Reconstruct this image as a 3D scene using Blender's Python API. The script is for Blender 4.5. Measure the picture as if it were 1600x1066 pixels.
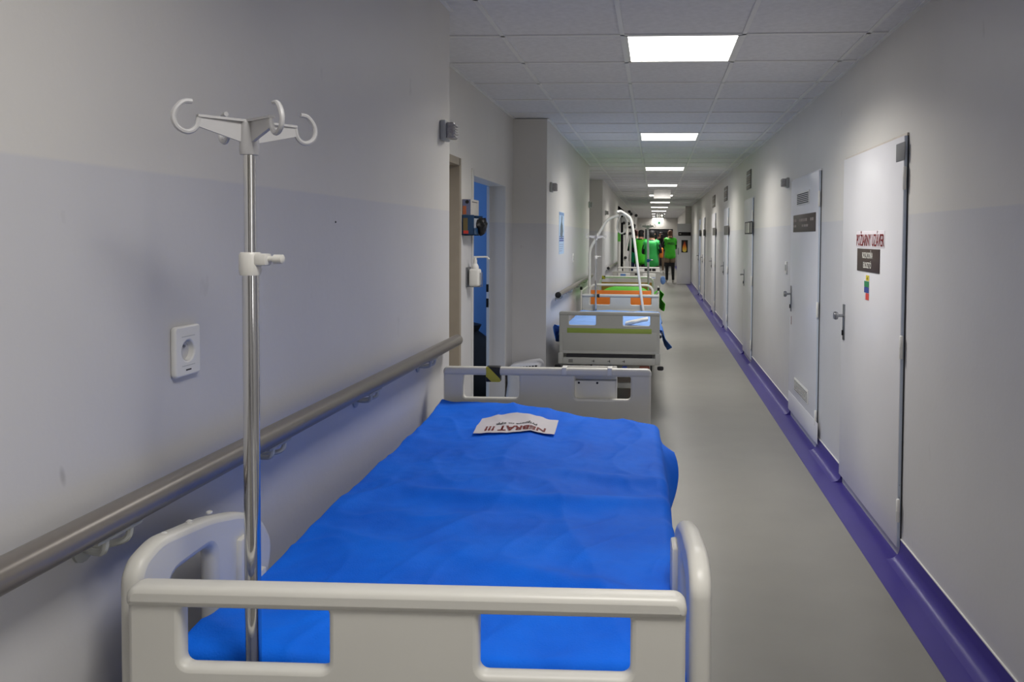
import bpy, bmesh, math, random
from mathutils import Vector, Matrix, noise
random.seed(7)
for o in list(bpy.data.objects): bpy.data.objects.remove(o)
SC = bpy.context.scene
COL = SC.collection
R = math.radians
# ------------------------------------------------------------------ camera, world, exposure
CAMZ = 1.530
cam_d = bpy.data.cameras.new('camera'); cam = bpy.data.objects.new('camera', cam_d); COL.objects.link(cam)
cam_d.sensor_width = 36; cam_d.lens = 27.2617
cam_d.shift_x = (800 - 945.2) / 1600; cam_d.shift_y = (408.97 - 533) / 1600
cam_d.clip_start = .02; cam_d.clip_end = 200
cam.matrix_world = Matrix(((0.99786798, -0.00981029, 0.06452326, 0),
                           (0.06479748, 0.03082488, -0.99742223, 0),
                           (0.00779608, 0.99947666, 0.03139484, CAMZ), (0, 0, 0, 1)))
SC.camera = cam
w = bpy.data.worlds.new('world'); SC.world = w; w.use_nodes = True
w.node_tree.nodes['Background'].inputs[0].default_value = (.62, .78, 1, 1)
w.node_tree.nodes['Background'].inputs[1].default_value = .6
SC.view_settings.view_transform = 'Standard'; SC.view_settings.look = 'None'
SC.view_settings.gamma = 1; SC.view_settings.use_curve_mapping = False
SC.view_settings.exposure = 0.0
PANEL = 4.0           # glow of the ceiling light diffusers
LAMP = 27.0           # light thrown down by each ceiling panel (W)
SPREAD = 146          # its beam angle (degrees)
DAY = 36.0           # daylight entering the side-room windows (W)
DAY3 = 40.0         # light in the open room on the right, behind the viewer (W)
# ------------------------------------------------------------------ constants of the place (metres)
XR, XL, XC = 1.185, -.966, -1.271      # right wall, left wall, recessed left wall
ZC = 2.575; T = .625; X0 = -.1807; Y0 = 4.0434; YB = -6.0; YE = 42.0
# ------------------------------------------------------------------ materials
def lin(c):
    return tuple(((v/255)/12.92 if v/255 <= .04045 else ((v/255+.055)/1.055)**2.4) for v in c) + (1,)
MATS = {}
def mat(name, rgb, rough=.5, metal=0, var=.06, scale=12, bump=0, bscale=60, spec=.5, coat=0, emit=0, trans=0, sheen=0):
    if name in MATS: return MATS[name]
    m = bpy.data.materials.new(name); m.use_nodes = True; nt = m.node_tree; b = nt.nodes['Principled BSDF']
    c = lin(rgb)
    b.inputs['Roughness'].default_value = rough; b.inputs['Metallic'].default_value = metal
    b.inputs['Specular IOR Level'].default_value = spec
    if coat: b.inputs['Coat Weight'].default_value = coat; b.inputs['Coat Roughness'].default_value = .15
    if sheen: b.inputs['Sheen Weight'].default_value = sheen
    if trans: b.inputs['Transmission Weight'].default_value = trans
    tc = nt.nodes.new('ShaderNodeTexCoord'); nz = nt.nodes.new('ShaderNodeTexNoise')
    nz.inputs['Scale'].default_value = scale; nz.inputs['Detail'].default_value = 4
    nt.links.new(tc.outputs['Object'], nz.inputs['Vector'])
    rp = nt.nodes.new('ShaderNodeValToRGB'); rp.color_ramp.elements[0].position = .3; rp.color_ramp.elements[1].position = .7
    rp.color_ramp.elements[0].color = tuple(v*(1-var) for v in c[:3]) + (1,)
    rp.color_ramp.elements[1].color = tuple(min(1, v*(1+var)) for v in c[:3]) + (1,)
    nt.links.new(nz.outputs['Fac'], rp.inputs['Fac']); nt.links.new(rp.outputs['Color'], b.inputs['Base Color'])
    if emit:
        b.inputs['Emission Color'].default_value = c; b.inputs['Emission Strength'].default_value = emit
    if bump:
        n2 = nt.nodes.new('ShaderNodeTexNoise'); n2.inputs['Scale'].default_value = bscale; n2.inputs['Detail'].default_value = 3
        nt.links.new(tc.outputs['Object'], n2.inputs['Vector'])
        bp = nt.nodes.new('ShaderNodeBump'); bp.inputs['Strength'].default_value = bump; bp.inputs['Distance'].default_value = .004
        nt.links.new(n2.outputs['Fac'], bp.inputs['Height']); nt.links.new(bp.outputs['Normal'], b.inputs['Normal'])
    MATS[name] = m
    return m
def wall_material():
    m = mat('wall_paint', (214, 211, 205), .42, 0, .025, 2.2, bump=.12, bscale=45)
    nt = m.node_tree; b = nt.nodes['Principled BSDF']
    up = [n for n in nt.nodes if n.type == 'VALTORGB'][0]
    tc = [n for n in nt.nodes if n.type == 'TEX_COORD'][0]
    sx = nt.nodes.new('ShaderNodeSeparateXYZ'); nt.links.new(tc.outputs['Object'], sx.inputs[0])
    mr = nt.nodes.new('ShaderNodeMapRange'); mr.inputs['From Min'].default_value = 1.645; mr.inputs['From Max'].default_value = 1.652
    nt.links.new(sx.outputs['Z'], mr.inputs['Value'])
    mx = nt.nodes.new('ShaderNodeMix'); mx.data_type = 'RGBA'
    lo = nt.nodes.new('ShaderNodeValToRGB')
    c = lin((203, 202, 203)); lo.color_ramp.elements[0].position = .3; lo.color_ramp.elements[1].position = .7
    lo.color_ramp.elements[0].color = tuple(v*.97 for v in c[:3])+(1,); lo.color_ramp.elements[1].color = tuple(v*1.03 for v in c[:3])+(1,)
    nz = [n for n in nt.nodes if n.type == 'TEX_NOISE'][0]
    nt.links.new(nz.outputs['Fac'], lo.inputs['Fac'])
    nt.links.new(mr.outputs['Result'], mx.inputs['Factor'])
    nt.links.new(lo.outputs['Color'], mx.inputs['A']); nt.links.new(up.outputs['Color'], mx.inputs['B'])
    # sparse scuffs on the lower paint
    mp = nt.nodes.new('ShaderNodeMapping'); mp.inputs['Scale'].default_value = (3, 3, 1.2)
    nt.links.new(tc.outputs['Object'], mp.inputs['Vector'])
    sn = nt.nodes.new('ShaderNodeTexNoise'); sn.inputs['Scale'].default_value = 4.5; sn.inputs['Detail'].default_value = 6
    nt.links.new(mp.outputs['Vector'], sn.inputs['Vector'])
    sr = nt.nodes.new('ShaderNodeMapRange'); sr.inputs['From Min'].default_value = .70; sr.inputs['From Max'].default_value = .80; sr.inputs['To Max'].default_value = .25
    nt.links.new(sn.outputs['Fac'], sr.inputs['Value'])
    m2 = nt.nodes.new('ShaderNodeMix'); m2.data_type = 'RGBA'; m2.inputs['B'].default_value = lin((120, 118, 118))
    nt.links.new(sr.outputs['Result'], m2.inputs['Factor']); nt.links.new(mx.outputs['Result'], m2.inputs['A'])
    # one grey smear on the near left wall
    mp = nt.nodes.new('ShaderNodeMapping'); mp.vector_type = 'TEXTURE'; mp.inputs['Location'].default_value = (XL, 1.200, 1.131); mp.inputs['Scale'].default_value = (.05, .0075, .021); mp.inputs['Rotation'].default_value = (R(12), 0, 0)
    nt.links.new(tc.outputs['Object'], mp.inputs['Vector'])
    ln = nt.nodes.new('ShaderNodeVectorMath'); ln.operation = 'LENGTH'; nt.links.new(mp.outputs['Vector'], ln.inputs[0])
    fr = nt.nodes.new('ShaderNodeMapRange'); fr.inputs['From Min'].default_value = 1; fr.inputs['From Max'].default_value = .3; fr.inputs['To Max'].default_value = .35
    nt.links.new(ln.outputs['Value'], fr.inputs['Value'])
    m3 = nt.nodes.new('ShaderNodeMix'); m3.data_type = 'RGBA'; m3.inputs['B'].default_value = lin((110, 108, 108))
    nt.links.new(fr.outputs['Result'], m3.inputs['Factor']); nt.links.new(m2.outputs['Result'], m3.inputs['A'])
    nt.links.new(m3.outputs['Result'], b.inputs['Base Color'])
    return m
M_WALL = wall_material()
M_FLOOR = mat('floor_vinyl', (133, 131, 125), .33, 0, .05, 3.0, bump=.03, bscale=150)
M_PURPLE = mat('purple_vinyl', (62, 52, 132), .32, 0, .05, 6)
M_TILE = mat('mineral_tile', (222, 222, 224), .9, 0, .05, 30, bump=.25, bscale=220)
M_GRID = mat('grid_metal', (230, 230, 228), .5, 0, .02)
M_DOOR = mat('door_enamel', (224, 223, 226), .3, 0, .02, 3)
M_BLUEDOOR = mat('door_pale_blue', (178, 192, 226), .3, 0, .02, 3)  # bluer version of the door colour, used on the farthest door
M_EDGE = mat('door_edge_enamel', (196, 206, 220), .3, 0, .03, 3)
M_STEEL = mat('brushed_steel', (150, 152, 156), .3, 1, .04, 40)
M_CHROME = mat('chrome', (205, 205, 205), .09, 1, .02, 10)
M_BLACK = mat('black_plastic', (18, 18, 20), .45, 0, .1)
M_DARK = mat('dark_gap', (40, 40, 44), .7, 0, .1)
M_WHITE = mat('white_plastic', (228, 227, 222), .35, 0, .02)
M_CREAM = mat('bed_plastic', (216, 214, 206), .38, 0, .02, 5)
M_GREYP = mat('grey_bed_plastic', (182, 182, 176), .42, 0, .02, 5)
M_TUBEW = mat('white_tube', (222, 221, 214), .3, 0, .02)
M_RAIL = mat('handrail_grey', (124, 118, 112), .32, .35, .03, 5)
M_HOOK = mat('hook_plastic', (188, 187, 188), .4, 0, .03)
M_COLLAR = mat('collar_plastic', (214, 212, 206), .35, 0, .02)
M_BLUE = mat('blue_cover', (0, 112, 252), .7, 0, .15, 6, bump=.25, bscale=260, spec=.25)
M_LBLUE = mat('light_blue_sheet', (120, 160, 222), .7, 0, .08, 7, bump=.2, bscale=90)
M_MBLUE = mat('mid_blue_sheet', (58, 118, 205), .7, 0, .08, 7, bump=.2, bscale=90)
M_GREEN = mat('green_sheet', (88, 204, 40), .7, 0, .08, 7, bump=.2, bscale=90)
M_ORANGE = mat('orange_laminate', (226, 124, 42), .5, 0, .05, 5)
M_OCHRE = mat('ochre_laminate', (176, 134, 40), .5, 0, .05, 5)
M_STRIPE = mat('green_stripe', (150, 170, 78), .45, 0, .03)
M_MATT = mat('mattress_vinyl', (96, 110, 130), .6, 0, .04)
M_PAPER = mat('paper', (222, 216, 220), .7, 0, .02)
M_RED = mat('dark_red_ink', (120, 24, 22), .6, 0, .02)
M_INK = mat('black_ink', (24, 22, 24), .6, 0, .02)
M_BROWN = mat('brown_plate', (64, 50, 44), .4, 0, .05)
M_WINK = mat('white_ink', (220, 218, 210), .6, 0, .02)
M_YEL = mat('yellow_print', (206, 190, 48), .5, 0, .05)
M_GRNP = mat('green_print', (36, 128, 76), .5, 0, .05)
M_BLUP = mat('blue_print', (48, 66, 140), .5, 0, .05)
M_REDP = mat('red_print', (206, 62, 50), .5, 0, .05)
M_LEN = mat('lamp_lens', (165, 162, 160), .15, 0, .2, 90, bump=.4, bscale=120)
M_GREY = mat('grey_plastic', (176, 178, 175), .45, 0, .03)
M_RUB = mat('rubber', (26, 26, 28), .7, 0, .1)
M_BEIGE = mat('beige_frame', (150, 140, 124), .5, 0, .04)
M_BLUEROOM = mat('blue_wall', (88, 130, 182), .4, 0, .05, 3)  # even blue for the side room walls and cabinet
M_NAVY = mat('navy_plastic', (28, 62, 98), .4, 0, .05)
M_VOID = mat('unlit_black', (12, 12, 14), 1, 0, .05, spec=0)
M_SKIN = mat('skin', (198, 148, 122), .55, 0, .04)
# ------------------------------------------------------------------ helpers
def link(o, parent=None):
    COL.objects.link(o)
    if parent is not None: o.parent = parent
    return o
def finish(me, angle=40):
    for p in me.polygons: p.use_smooth = True
    me.set_sharp_from_angle(angle=R(angle)); return me
def obj(name, bm, m, parent=None, loc=None, smooth=True):
    me = bpy.data.meshes.new(name); bmesh.ops.recalc_face_normals(bm, faces=bm.faces[:]); bm.to_mesh(me); bm.free()
    for mm in (m if isinstance(m, (list, tuple)) else [m]): me.materials.append(mm)
    if smooth: finish(me)
    o = bpy.data.objects.new(name, me)
    if loc: o.location = loc
    return link(o, parent)
def thing(name, label, cat, loc=(0, 0, 0), rz=0, group=None):
    o = bpy.data.objects.new(name, None); o.empty_display_size = .1; o.location = loc; o.rotation_euler = (0, 0, rz)
    o['label'] = label; o['category'] = cat
    if group: o['group'] = group
    return link(o)
def tag(o, label, cat, group=None, kind=None):
    o['label'] = label; o['category'] = cat
    if group: o['group'] = group
    if kind: o['kind'] = kind
    return o
def struct(o, label, cat): return tag(o, label, cat, kind='structure')
def NB(): return bmesh.new()
def box(bm, x0, x1, y0, y1, z0, z1, bev=0, seg=2, mi=0):
    t = bmesh.new() if bev else bm
    vs = [t.verts.new((x, y, z)) for x in (x0, x1) for y in (y0, y1) for z in (z0, z1)]
    fs = [t.faces.new([vs[i] for i in f]) for f in ((0, 1, 3, 2), (4, 6, 7, 5), (0, 4, 5, 1), (2, 3, 7, 6), (0, 2, 6, 4), (1, 5, 7, 3))]
    if bev:
        bmesh.ops.bevel(t, geom=t.edges[:], offset=min(bev, .49*min(abs(x1-x0), abs(y1-y0), abs(z1-z0))), segments=seg, affect='EDGES', profile=.5)
        for f in t.faces: f.material_index = mi
        me = bpy.data.meshes.new('t'); t.to_mesh(me); t.free(); bm.from_mesh(me); bpy.data.meshes.remove(me)
    else:
        for f in fs: f.material_index = mi
    return bm
def bx(name, m, parent, x0, x1, y0, y1, z0, z1, bev=0, seg=2): return obj(name, box(NB(), x0, x1, y0, y1, z0, z1, bev, seg), m, parent)
def fillet(pts, rad, n=6):
    P = [Vector(p) for p in pts]; out = [P[0]]
    for i in range(1, len(P)-1):
        a, b, c = P[i-1], P[i], P[i+1]; d1 = (a-b); d2 = (c-b)
        r = min(rad, d1.length*.49, d2.length*.49); s = b + d1.normalized()*r; e = b + d2.normalized()*r
        for k in range(n+1):
            t = k/n; out.append(s*(1-t)**2 + b*2*t*(1-t) + e*t*t)
    out.append(P[-1]); return out
def tube(bm, pts, r, n=12, caps=True, mi=0, closed=False):
    P = [Vector(p) for p in pts]; N = len(P); rings = []; nrm = None
    for i in range(N):
        if closed: t = (P[(i+1) % N]-P[i-1]).normalized()
        else: t = (P[min(i+1, N-1)]-P[max(i-1, 0)]).normalized()
        if nrm is None:
            nrm = t.orthogonal().normalized()
        else:
            nrm = (nrm - t*nrm.dot(t)); nrm = nrm.normalized() if nrm.length > 1e-6 else t.orthogonal().normalized()
        bn = t.cross(nrm); rr = r[i] if isinstance(r, (list, tuple)) else r
        rings.append([bm.verts.new(P[i] + (nrm*math.cos(2*math.pi*k/n) + bn*math.sin(2*math.pi*k/n))*rr) for k in range(n)])
    for i in range(N if closed else N-1):
        A, B = rings[i], rings[(i+1) % N]
        for k in range(n): bm.faces.new((A[k], A[(k+1) % n], B[(k+1) % n], B[k])).material_index = mi
    if caps and not closed:
        bm.faces.new(rings[0][::-1]).material_index = mi; bm.faces.new(rings[-1]).material_index = mi
    return bm
def tb(name, m, parent, pts, r, n=12, rad=0, closed=False):
    return obj(name, tube(NB(), fillet(pts, rad) if rad else pts, r, n, closed=closed), m, parent)
def lathe(bm, prof, c=(0, 0, 0), n=20, axis='Z', mi=0):
    rings = []
    for (r, h) in prof:
        ring = []
        for k in range(n):
            a = 2*math.pi*k/n; p = (r*math.cos(a), r*math.sin(a), h)
            if axis == 'X': p = (p[2], p[0], p[1])
            if axis == 'Y': p = (p[1], p[2], p[0])
            ring.append(bm.verts.new((c[0]+p[0], c[1]+p[1], c[2]+p[2])))
        rings.append(ring)
    for A, B in zip(rings, rings[1:]):
        for k in range(n): bm.faces.new((A[k], A[(k+1) % n], B[(k+1) % n], B[k])).material_index = mi
    bm.faces.new(rings[0][::-1]).material_index = mi; bm.faces.new(rings[-1]).material_index = mi
    return bm
def rrect(x0, x1, z0, z1, r, n=5):
    rs = r if isinstance(r, (tuple, list)) else (r,)*4        # radii: lower-left, lower-right, upper-right, upper-left
    out = []
    for (cx, cz, a0, rr) in ((x0+rs[0], z0+rs[0], 180, rs[0]), (x1-rs[1], z0+rs[1], 270, rs[1]), (x1-rs[2], z1-rs[2], 0, rs[2]), (x0+rs[3], z1-rs[3], 90, rs[3])):
        for k in range(n+1):
            a = R(a0 + 90*k/n); out.append((cx+rr*math.cos(a), cz+rr*math.sin(a)))
    return out
def plate_mesh(name, outline, holes, thick, bev, plane='xz'):
    cu = bpy.data.curves.new(name, 'CURVE'); cu.dimensions = '2D'; cu.fill_mode = 'BOTH'
    cu.extrude = max(.0005, thick/2-bev); cu.bevel_depth = bev; cu.bevel_resolution = 2; cu.offset = -bev
    for lp in [outline]+list(holes):
        s = cu.splines.new('POLY'); s.points.add(len(lp)-1); s.use_cyclic_u = True
        for q, (a, b) in zip(s.points, lp): q.co = (a, b, 0, 1)
    o = bpy.data.objects.new('tmp', cu); me = bpy.data.meshes.new_from_object(o)
    bpy.data.objects.remove(o); bpy.data.curves.remove(cu)
    for v in me.vertices:
        a, b, c = v.co
        v.co = {'xz': (a, -c, b), 'yz': (c, a, b), 'xy': (a, b, c)}[plane]
    me.name = name; return me
def plate(name, outline, holes, thick, bev, m, parent, plane='xz', loc=(0, 0, 0)):
    me = plate_mesh(name, outline, holes, thick, bev, plane); me.materials.clear(); me.materials.append(m); finish(me)
    o = bpy.data.objects.new(name, me); o.location = loc; return link(o, parent)
def text(name, s, size, m, parent, loc, rot, sx=1, bold=0, ext=.0006, warp=None):
    cu = bpy.data.curves.new(name, 'FONT'); cu.body = s; cu.size = size; cu.align_x = 'CENTER'; cu.align_y = 'CENTER'
    cu.extrude = ext; cu.offset = bold; cu.resolution_u = 3
    o = bpy.data.objects.new('tmp', cu); me = bpy.data.meshes.new_from_object(o)
    bpy.data.objects.remove(o); bpy.data.curves.remove(cu)
    me.materials.clear(); me.materials.append(m); me.name = name
    for v in me.vertices: v.co.x *= sx
    o = bpy.data.objects.new(name, me)
    if warp:
        for v in me.vertices: v.co = warp(v.co)
    else:
        o.location = loc; o.rotation_euler = rot
    return link(o, parent)
ROT_RW = (R(90), 0, R(-90))     # text on the right wall, read from the corridor
ROT_LW = (R(90), 0, R(90))
ROT_CAM = (R(90), 0, 0)         # text facing the camera side (-Y)
def copy_tree(o, parent=None):
    c = o.copy(); COL.objects.link(c); c.parent = parent
    for ch in [x for x in o.children]: copy_tree(ch, c)
    return c
# ================================================================== THE SETTING
fl = obj('floor', box(NB(), -4.2, XR+.2, YB, YE, -.1, 0), M_FLOOR)
struct(fl, 'grey vinyl corridor floor running to the far end', 'floor')
obj('vinyl_border', box(NB(), 1.022, XR, YB, YE-.01, .0, .0025), M_PURPLE, fl)['label'] = 'purple vinyl border strip'
# walls
bm = NB()
DOOR_A, DOOR_B = (4.02, 4.96), (5.335, 6.50)          # two openings in the first recess
box(bm, XC-.13, XL, YB, 3.59, 0, ZC)                   # near wall block
box(bm, XC-.13, XC, 3.59, DOOR_A[0], 0, ZC); box(bm, XC-.13, XC, *DOOR_A, 2.0, ZC)
box(bm, XC-.13, XC, DOOR_A[1], DOOR_B[0], 0, ZC); box(bm, XC-.13, XC, *DOOR_B, 1.965, ZC)
box(bm, XC-.13, XC, DOOR_B[1], 6.854, 0, ZC)
box(bm, XC-.13, XL, 6.854, 11.30, 0, ZC)
DOOR_C = (12.1, 13.1)
box(bm, XC-.13, XC, 11.30, DOOR_C[0], 0, ZC); box(bm, XC-.13, XC, *DOOR_C, 2.0, ZC); box(bm, XC-.13, XC, DOOR_C[1], 14.12, 0, ZC)
box(bm, XC-.13, XL, 14.12, YE, 0, ZC)
wl = struct(obj('wall_left', bm, M_WALL, smooth=False), 'left corridor wall, white above and lavender grey below, with door recesses', 'wall')
DOOR_R = (-1.1, .2)                                      # open doorway on the right, behind the viewer
wr = struct(obj('wall_right', box(box(box(NB(), XR, XR+.15, DOOR_R[1], YE, 0, ZC), XR, XR+.15, YB, DOOR_R[0], 0, ZC), XR, XR+.15, *DOOR_R, 2.05, ZC), M_WALL, smooth=False), 'long right corridor wall carrying the row of white doors', 'wall')
bm = NB(); box(bm, XC-.13, -.55, YE, YE+.15, 0, ZC); box(bm, .95, XR+.15, YE, YE+.15, 0, ZC); box(bm, -.55, .95, YE, YE+.15, 2.0, ZC)
struct(obj('wall_end', bm, M_WALL, smooth=False), 'end wall of the corridor around a dark doorway', 'wall')
struct(obj('wall_back', box(NB(), XC-.13, XR+.15, YB-.15, YB, 0, ZC), M_WALL, smooth=False), 'wall closing the corridor behind the viewer', 'wall')
struct(obj('wall_room_beyond', box(box(box(box(NB(), -1.4, -1.3, YE+.15, YE+3, 0, ZC), 1.3, 1.4, YE+.15, YE+3, 0, ZC), -1.4, 1.4, YE+3, YE+3.1, 0, ZC), -1.4, 1.4, YE+.15, YE+3, -.1, 0), M_DARK, smooth=False), 'dark lobby behind the end doorway', 'wall')
# side rooms behind the recess (daylight comes from their windows)
def room_right():
    bm = NB(); xa, xb, y0, y1, w0, w1 = XR+.15, 3.9, -3.0, 1.5, -2.0, 0.0
    box(bm, xa, xb, y1, y1+.1, 0, ZC); box(bm, xa, xb, y0-.1, y0, 0, ZC); box(bm, xa, xb, y0, y1, ZC, ZC+.1); box(bm, xa, xb, y0, y1, -.1, 0)
    box(bm, xb, xb+.1, y0-.1, w0, 0, ZC); box(bm, xb, xb+.1, w1, y1+.1, 0, ZC); box(bm, xb, xb+.1, w0, w1, 0, .85); box(bm, xb, xb+.1, w0, w1, 2.35, ZC)
    struct(obj('wall_room_3', bm, M_WALL, smooth=False), 'walls of the open room on the right behind the viewer', 'wall')
    ld = bpy.data.lights.new('daylight', 'AREA'); ld.shape = 'RECTANGLE'; ld.size = 1.5; ld.size_y = 2.0; ld.energy = DAY3; ld.color = (1, .965, .91)
    lo = bpy.data.objects.new('daylight_3', ld); lo.location = (xb+.2, (w0+w1)/2, 1.6); lo.rotation_euler = (0, R(90), 0); link(lo)
room_right()
def side_room(n, y0, y1, wy0, wy1, m, lab):
    bm = NB(); xa, xb = -3.7, XC-.13
    box(bm, xa, xb, y1, y1+.1, 0, ZC); box(bm, xa, xb, y0-.1, y0, 0, ZC)
    box(bm, xa-.1, xa, y0-.1, wy0, 0, ZC); box(bm, xa-.1, xa, wy1, y1+.1, 0, ZC)
    box(bm, xa-.1, xa, wy0, wy1, 0, .85); box(bm, xa-.1, xa, wy0, wy1, 2.3, ZC)
    struct(obj('wall_room_%d' % n, bm, m, smooth=False), lab, 'wall')
    bm = NB(); fw = .05
    for a, b, c, d in ((wy0, wy1, .85, .9), (wy0, wy1, 2.25, 2.3), (wy0, wy0+fw, .9, 2.25), (wy1-fw, wy1, .9, 2.25), ((wy0+wy1)/2-.03, (wy0+wy1)/2+.03, .9, 2.25)):
        box(bm, xa-.08, xa-.02, a, b, c, d)
    f = struct(obj('window_%d' % n, bm, M_WHITE), 'white window frame of side room %s' % ('one' if n == 1 else 'two'), 'window')
    ld = bpy.data.lights.new('daylight', 'AREA'); ld.shape = 'RECTANGLE'; ld.size = 1.4; ld.size_y = wy1-wy0; ld.energy = DAY; ld.color = (.52, .68, 1)
    lo = bpy.data.objects.new('daylight_%d' % n, ld); lo.location = (xa-.2, (wy0+wy1)/2, 1.575); lo.rotation_euler = (0, R(-90), 0); link(lo)
side_room(1, 3.3, 8.3, 5.3, 7.3, M_BLUEROOM, 'blue walls of the side room behind the open doorway')
side_room(2, 10.6, 15.0, 11.6, 13.6, M_WALL, 'walls of the side room behind the second recess')
# ceiling
ce = struct(obj('ceiling', box(NB(), -4.2, XR+.2, YB, YE+3, ZC+.02, ZC+.12), M_DARK, smooth=False), 'suspended corridor ceiling of grey tiles in a white metal grid', 'ceiling')
struct(obj('ceiling_side_rooms', box(NB(), -4.0, XC-.13, 3.2, 15.2, ZC-.02, ZC+.018), M_WALL, smooth=False), 'plain ceiling of the side rooms', 'ceiling')
LIGHT_ROWS = [-12, -6, 0, 6, 12, 18, 24, 30, 36, 42, 48, 54, 60]
bm = NB(); hw = .011
r0, r1 = int((YB-Y0)/T), int((YE-Y0)/T)
for m_ in range(-1, 3):
    x = X0+T*m_; box(bm, x-hw, x+hw, YB, YE, ZC-.001, ZC+.02)
for r in range(r0, r1+1):
    y = Y0+T*r; box(bm, XC if 3.59 < y < 14.12 else XL, XR, y-hw, y+hw, ZC-.001, ZC+.02)
g = obj('ceiling_grid', bm, M_GRID, ce, smooth=False); g['kind'] = 'stuff'
def tile_mesh(wd, ln):
    me = bpy.data.meshes.new('ceiling_tile'); b = NB(); box(b, -wd/2, wd/2, -ln/2, ln/2, .006, .02); b.to_mesh(me); b.free(); me.materials.append(M_TILE); return me
TM = {}
def left_edge(r):
    a, b = Y0+T*r, Y0+T*(r+1)
    return XC if (b > 3.6 and a < 6.85) or (b > 11.31 and a < 14.11) else XL
far_bm = NB()
for r in range(r0, r1+1):
    for m_ in range(-2, 3):
        a = max(X0+T*m_, left_edge(r)) + .006; b = min(X0+T*(m_+1), XR) - .006
        if m_ == 0 and r in LIGHT_ROWS: continue
        ya, yb = Y0+T*r+.006, Y0+T*(r+1)-.006
        if -2 <= r <= 26:
            k = round(b-a, 3)
            if k not in TM: TM[k] = tile_mesh(b-a, yb-ya)
            t = bpy.data.objects.new('ceiling_tile', TM[k]); t.location = ((a+b)/2, (ya+yb)/2, ZC + random.uniform(-.0008, .0008)); link(t, ce)
        else: box(far_bm, a, b, ya, min(yb, YE), ZC+.006, ZC+.02)
o = obj('far_ceiling_tiles', far_bm, M_TILE, ce, smooth=False); o['kind'] = 'stuff'
# wall angle along the ceiling edge
bm = NB(); box(bm, XR-.02, XR, YB, YE, ZC-.002, ZC+.02); box(bm, XL, XL+.02, YB, 3.59, ZC-.002, ZC+.02); box(bm, XC, XC+.02, 3.59, 6.854, ZC-.002, ZC+.02)
box(bm, XL, XL+.02, 6.854, 11.3, ZC-.002, ZC+.02); box(bm, XL, XL+.02, 14.12, YE, ZC-.002, ZC+.02)
struct(obj('trim_1', bm, M_GRID, smooth=False), 'thin white metal angle where ceiling meets the walls', 'trim')
# ceiling light panels
M_DIFF = mat('light_diffuser', (255, 252, 246), .5, 0, 0, emit=PANEL)
ORD = ['nearest', 'second', 'third', 'fourth', 'fifth', 'sixth', 'seventh', 'eighth', 'ninth', 'tenth', 'eleventh']
vis = 0
for r in LIGHT_ROWS:
    c = (X0+T/2, Y0+T*(r+.5), ZC)
    if r < 0: lab = 'ceiling light panel just above the viewer' if r == -6 else 'ceiling light panel farther behind the viewer'
    else:
        lab = 'glowing square ceiling light panel nearest the viewer' if vis == 0 else '%s glowing ceiling light panel counted from the viewer' % ORD[vis]; vis += 1
    t = thing('ceiling_light', lab, 'ceiling light', c, 0, 'light panels along the corridor ceiling')
    bm = NB(); h = T/2-.011
    for a, b, cc, d in ((-h, h, -h, -h+.016), (-h, h, h-.016, h), (-h, -h+.016, -h, h), (h-.016, h, -h, h)): box(bm, a, b, cc, d, .0, .016)
    obj('frame', bm, M_WHITE, t); obj('diffuser', box(NB(), -h+.014, h-.014, -h+.014, h-.014, .004, .014), M_DIFF, t, smooth=False)
    ld = bpy.data.lights.new('lamp_light', 'AREA'); ld.shape = 'SQUARE'; ld.size = .57; ld.energy = LAMP*({-6: .56, 60: .35}.get(r, 1)); ld.spread = R(SPREAD); ld.color = (1, .968, .922)
    lo = bpy.data.objects.new('lamp_light', ld); lo.location = (0, 0, .002); link(lo, t)
# baseboard on the right (purple coved vinyl), interrupted by the doors
QF = .981
DOORS = [(a, b*QF) for a, b in ((3.745, 5.005), (5.65, 6.90), (9.47, 10.50), (12.64, 13.60), (15.30, 16.45), (18.55, 19.55), (20.30, 21.40))]
segs = []; y = .25
for a, b in DOORS: segs.append((y, a)); y = b
segs.append((y, YE-.01))
bb = bpy.data.objects.new('baseboard_right', None); link(bb); struct(bb, 'purple coved vinyl base along the foot of the right wall', 'baseboard')
prof = [(XR-.075, .002), (XR-.05, .004), (XR-.028, .013), (XR-.012, .030), (XR-.006, .052), (XR-.005, .098), (XR, .100), (XR, .002)]
for a, b in segs:
    bm = NB(); A = [bm.verts.new((x, a, z)) for x, z in prof]; B = [bm.verts.new((x, b, z)) for x, z in prof]; n = len(prof)
    for i in range(n): bm.faces.new((A[i], A[(i+1) % n], B[(i+1) % n], B[i]))
    bm.faces.new(A[::-1]); bm.faces.new(B)
    s = obj('base_strip', bm, M_PURPLE, bb)
    obj('sealant_bead', box(NB(), XR-.006, XR, a, b, .099, .104), M_WHITE, s)
obj('orange_tag', box(NB(), XR-.009, XR-.004, 2.50, 2.52, .03, .085), mat('orange_tape', (150, 60, 40), .6), bb)
bb2 = obj('baseboard_left', box(box(NB(), XL, XL+.006, YB, 3.59, 0, .1), XL, XL+.006, 6.854, 11.3, 0, .1), M_PURPLE); struct(bb2, 'purple vinyl base along the left wall behind the beds', 'baseboard')
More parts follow.
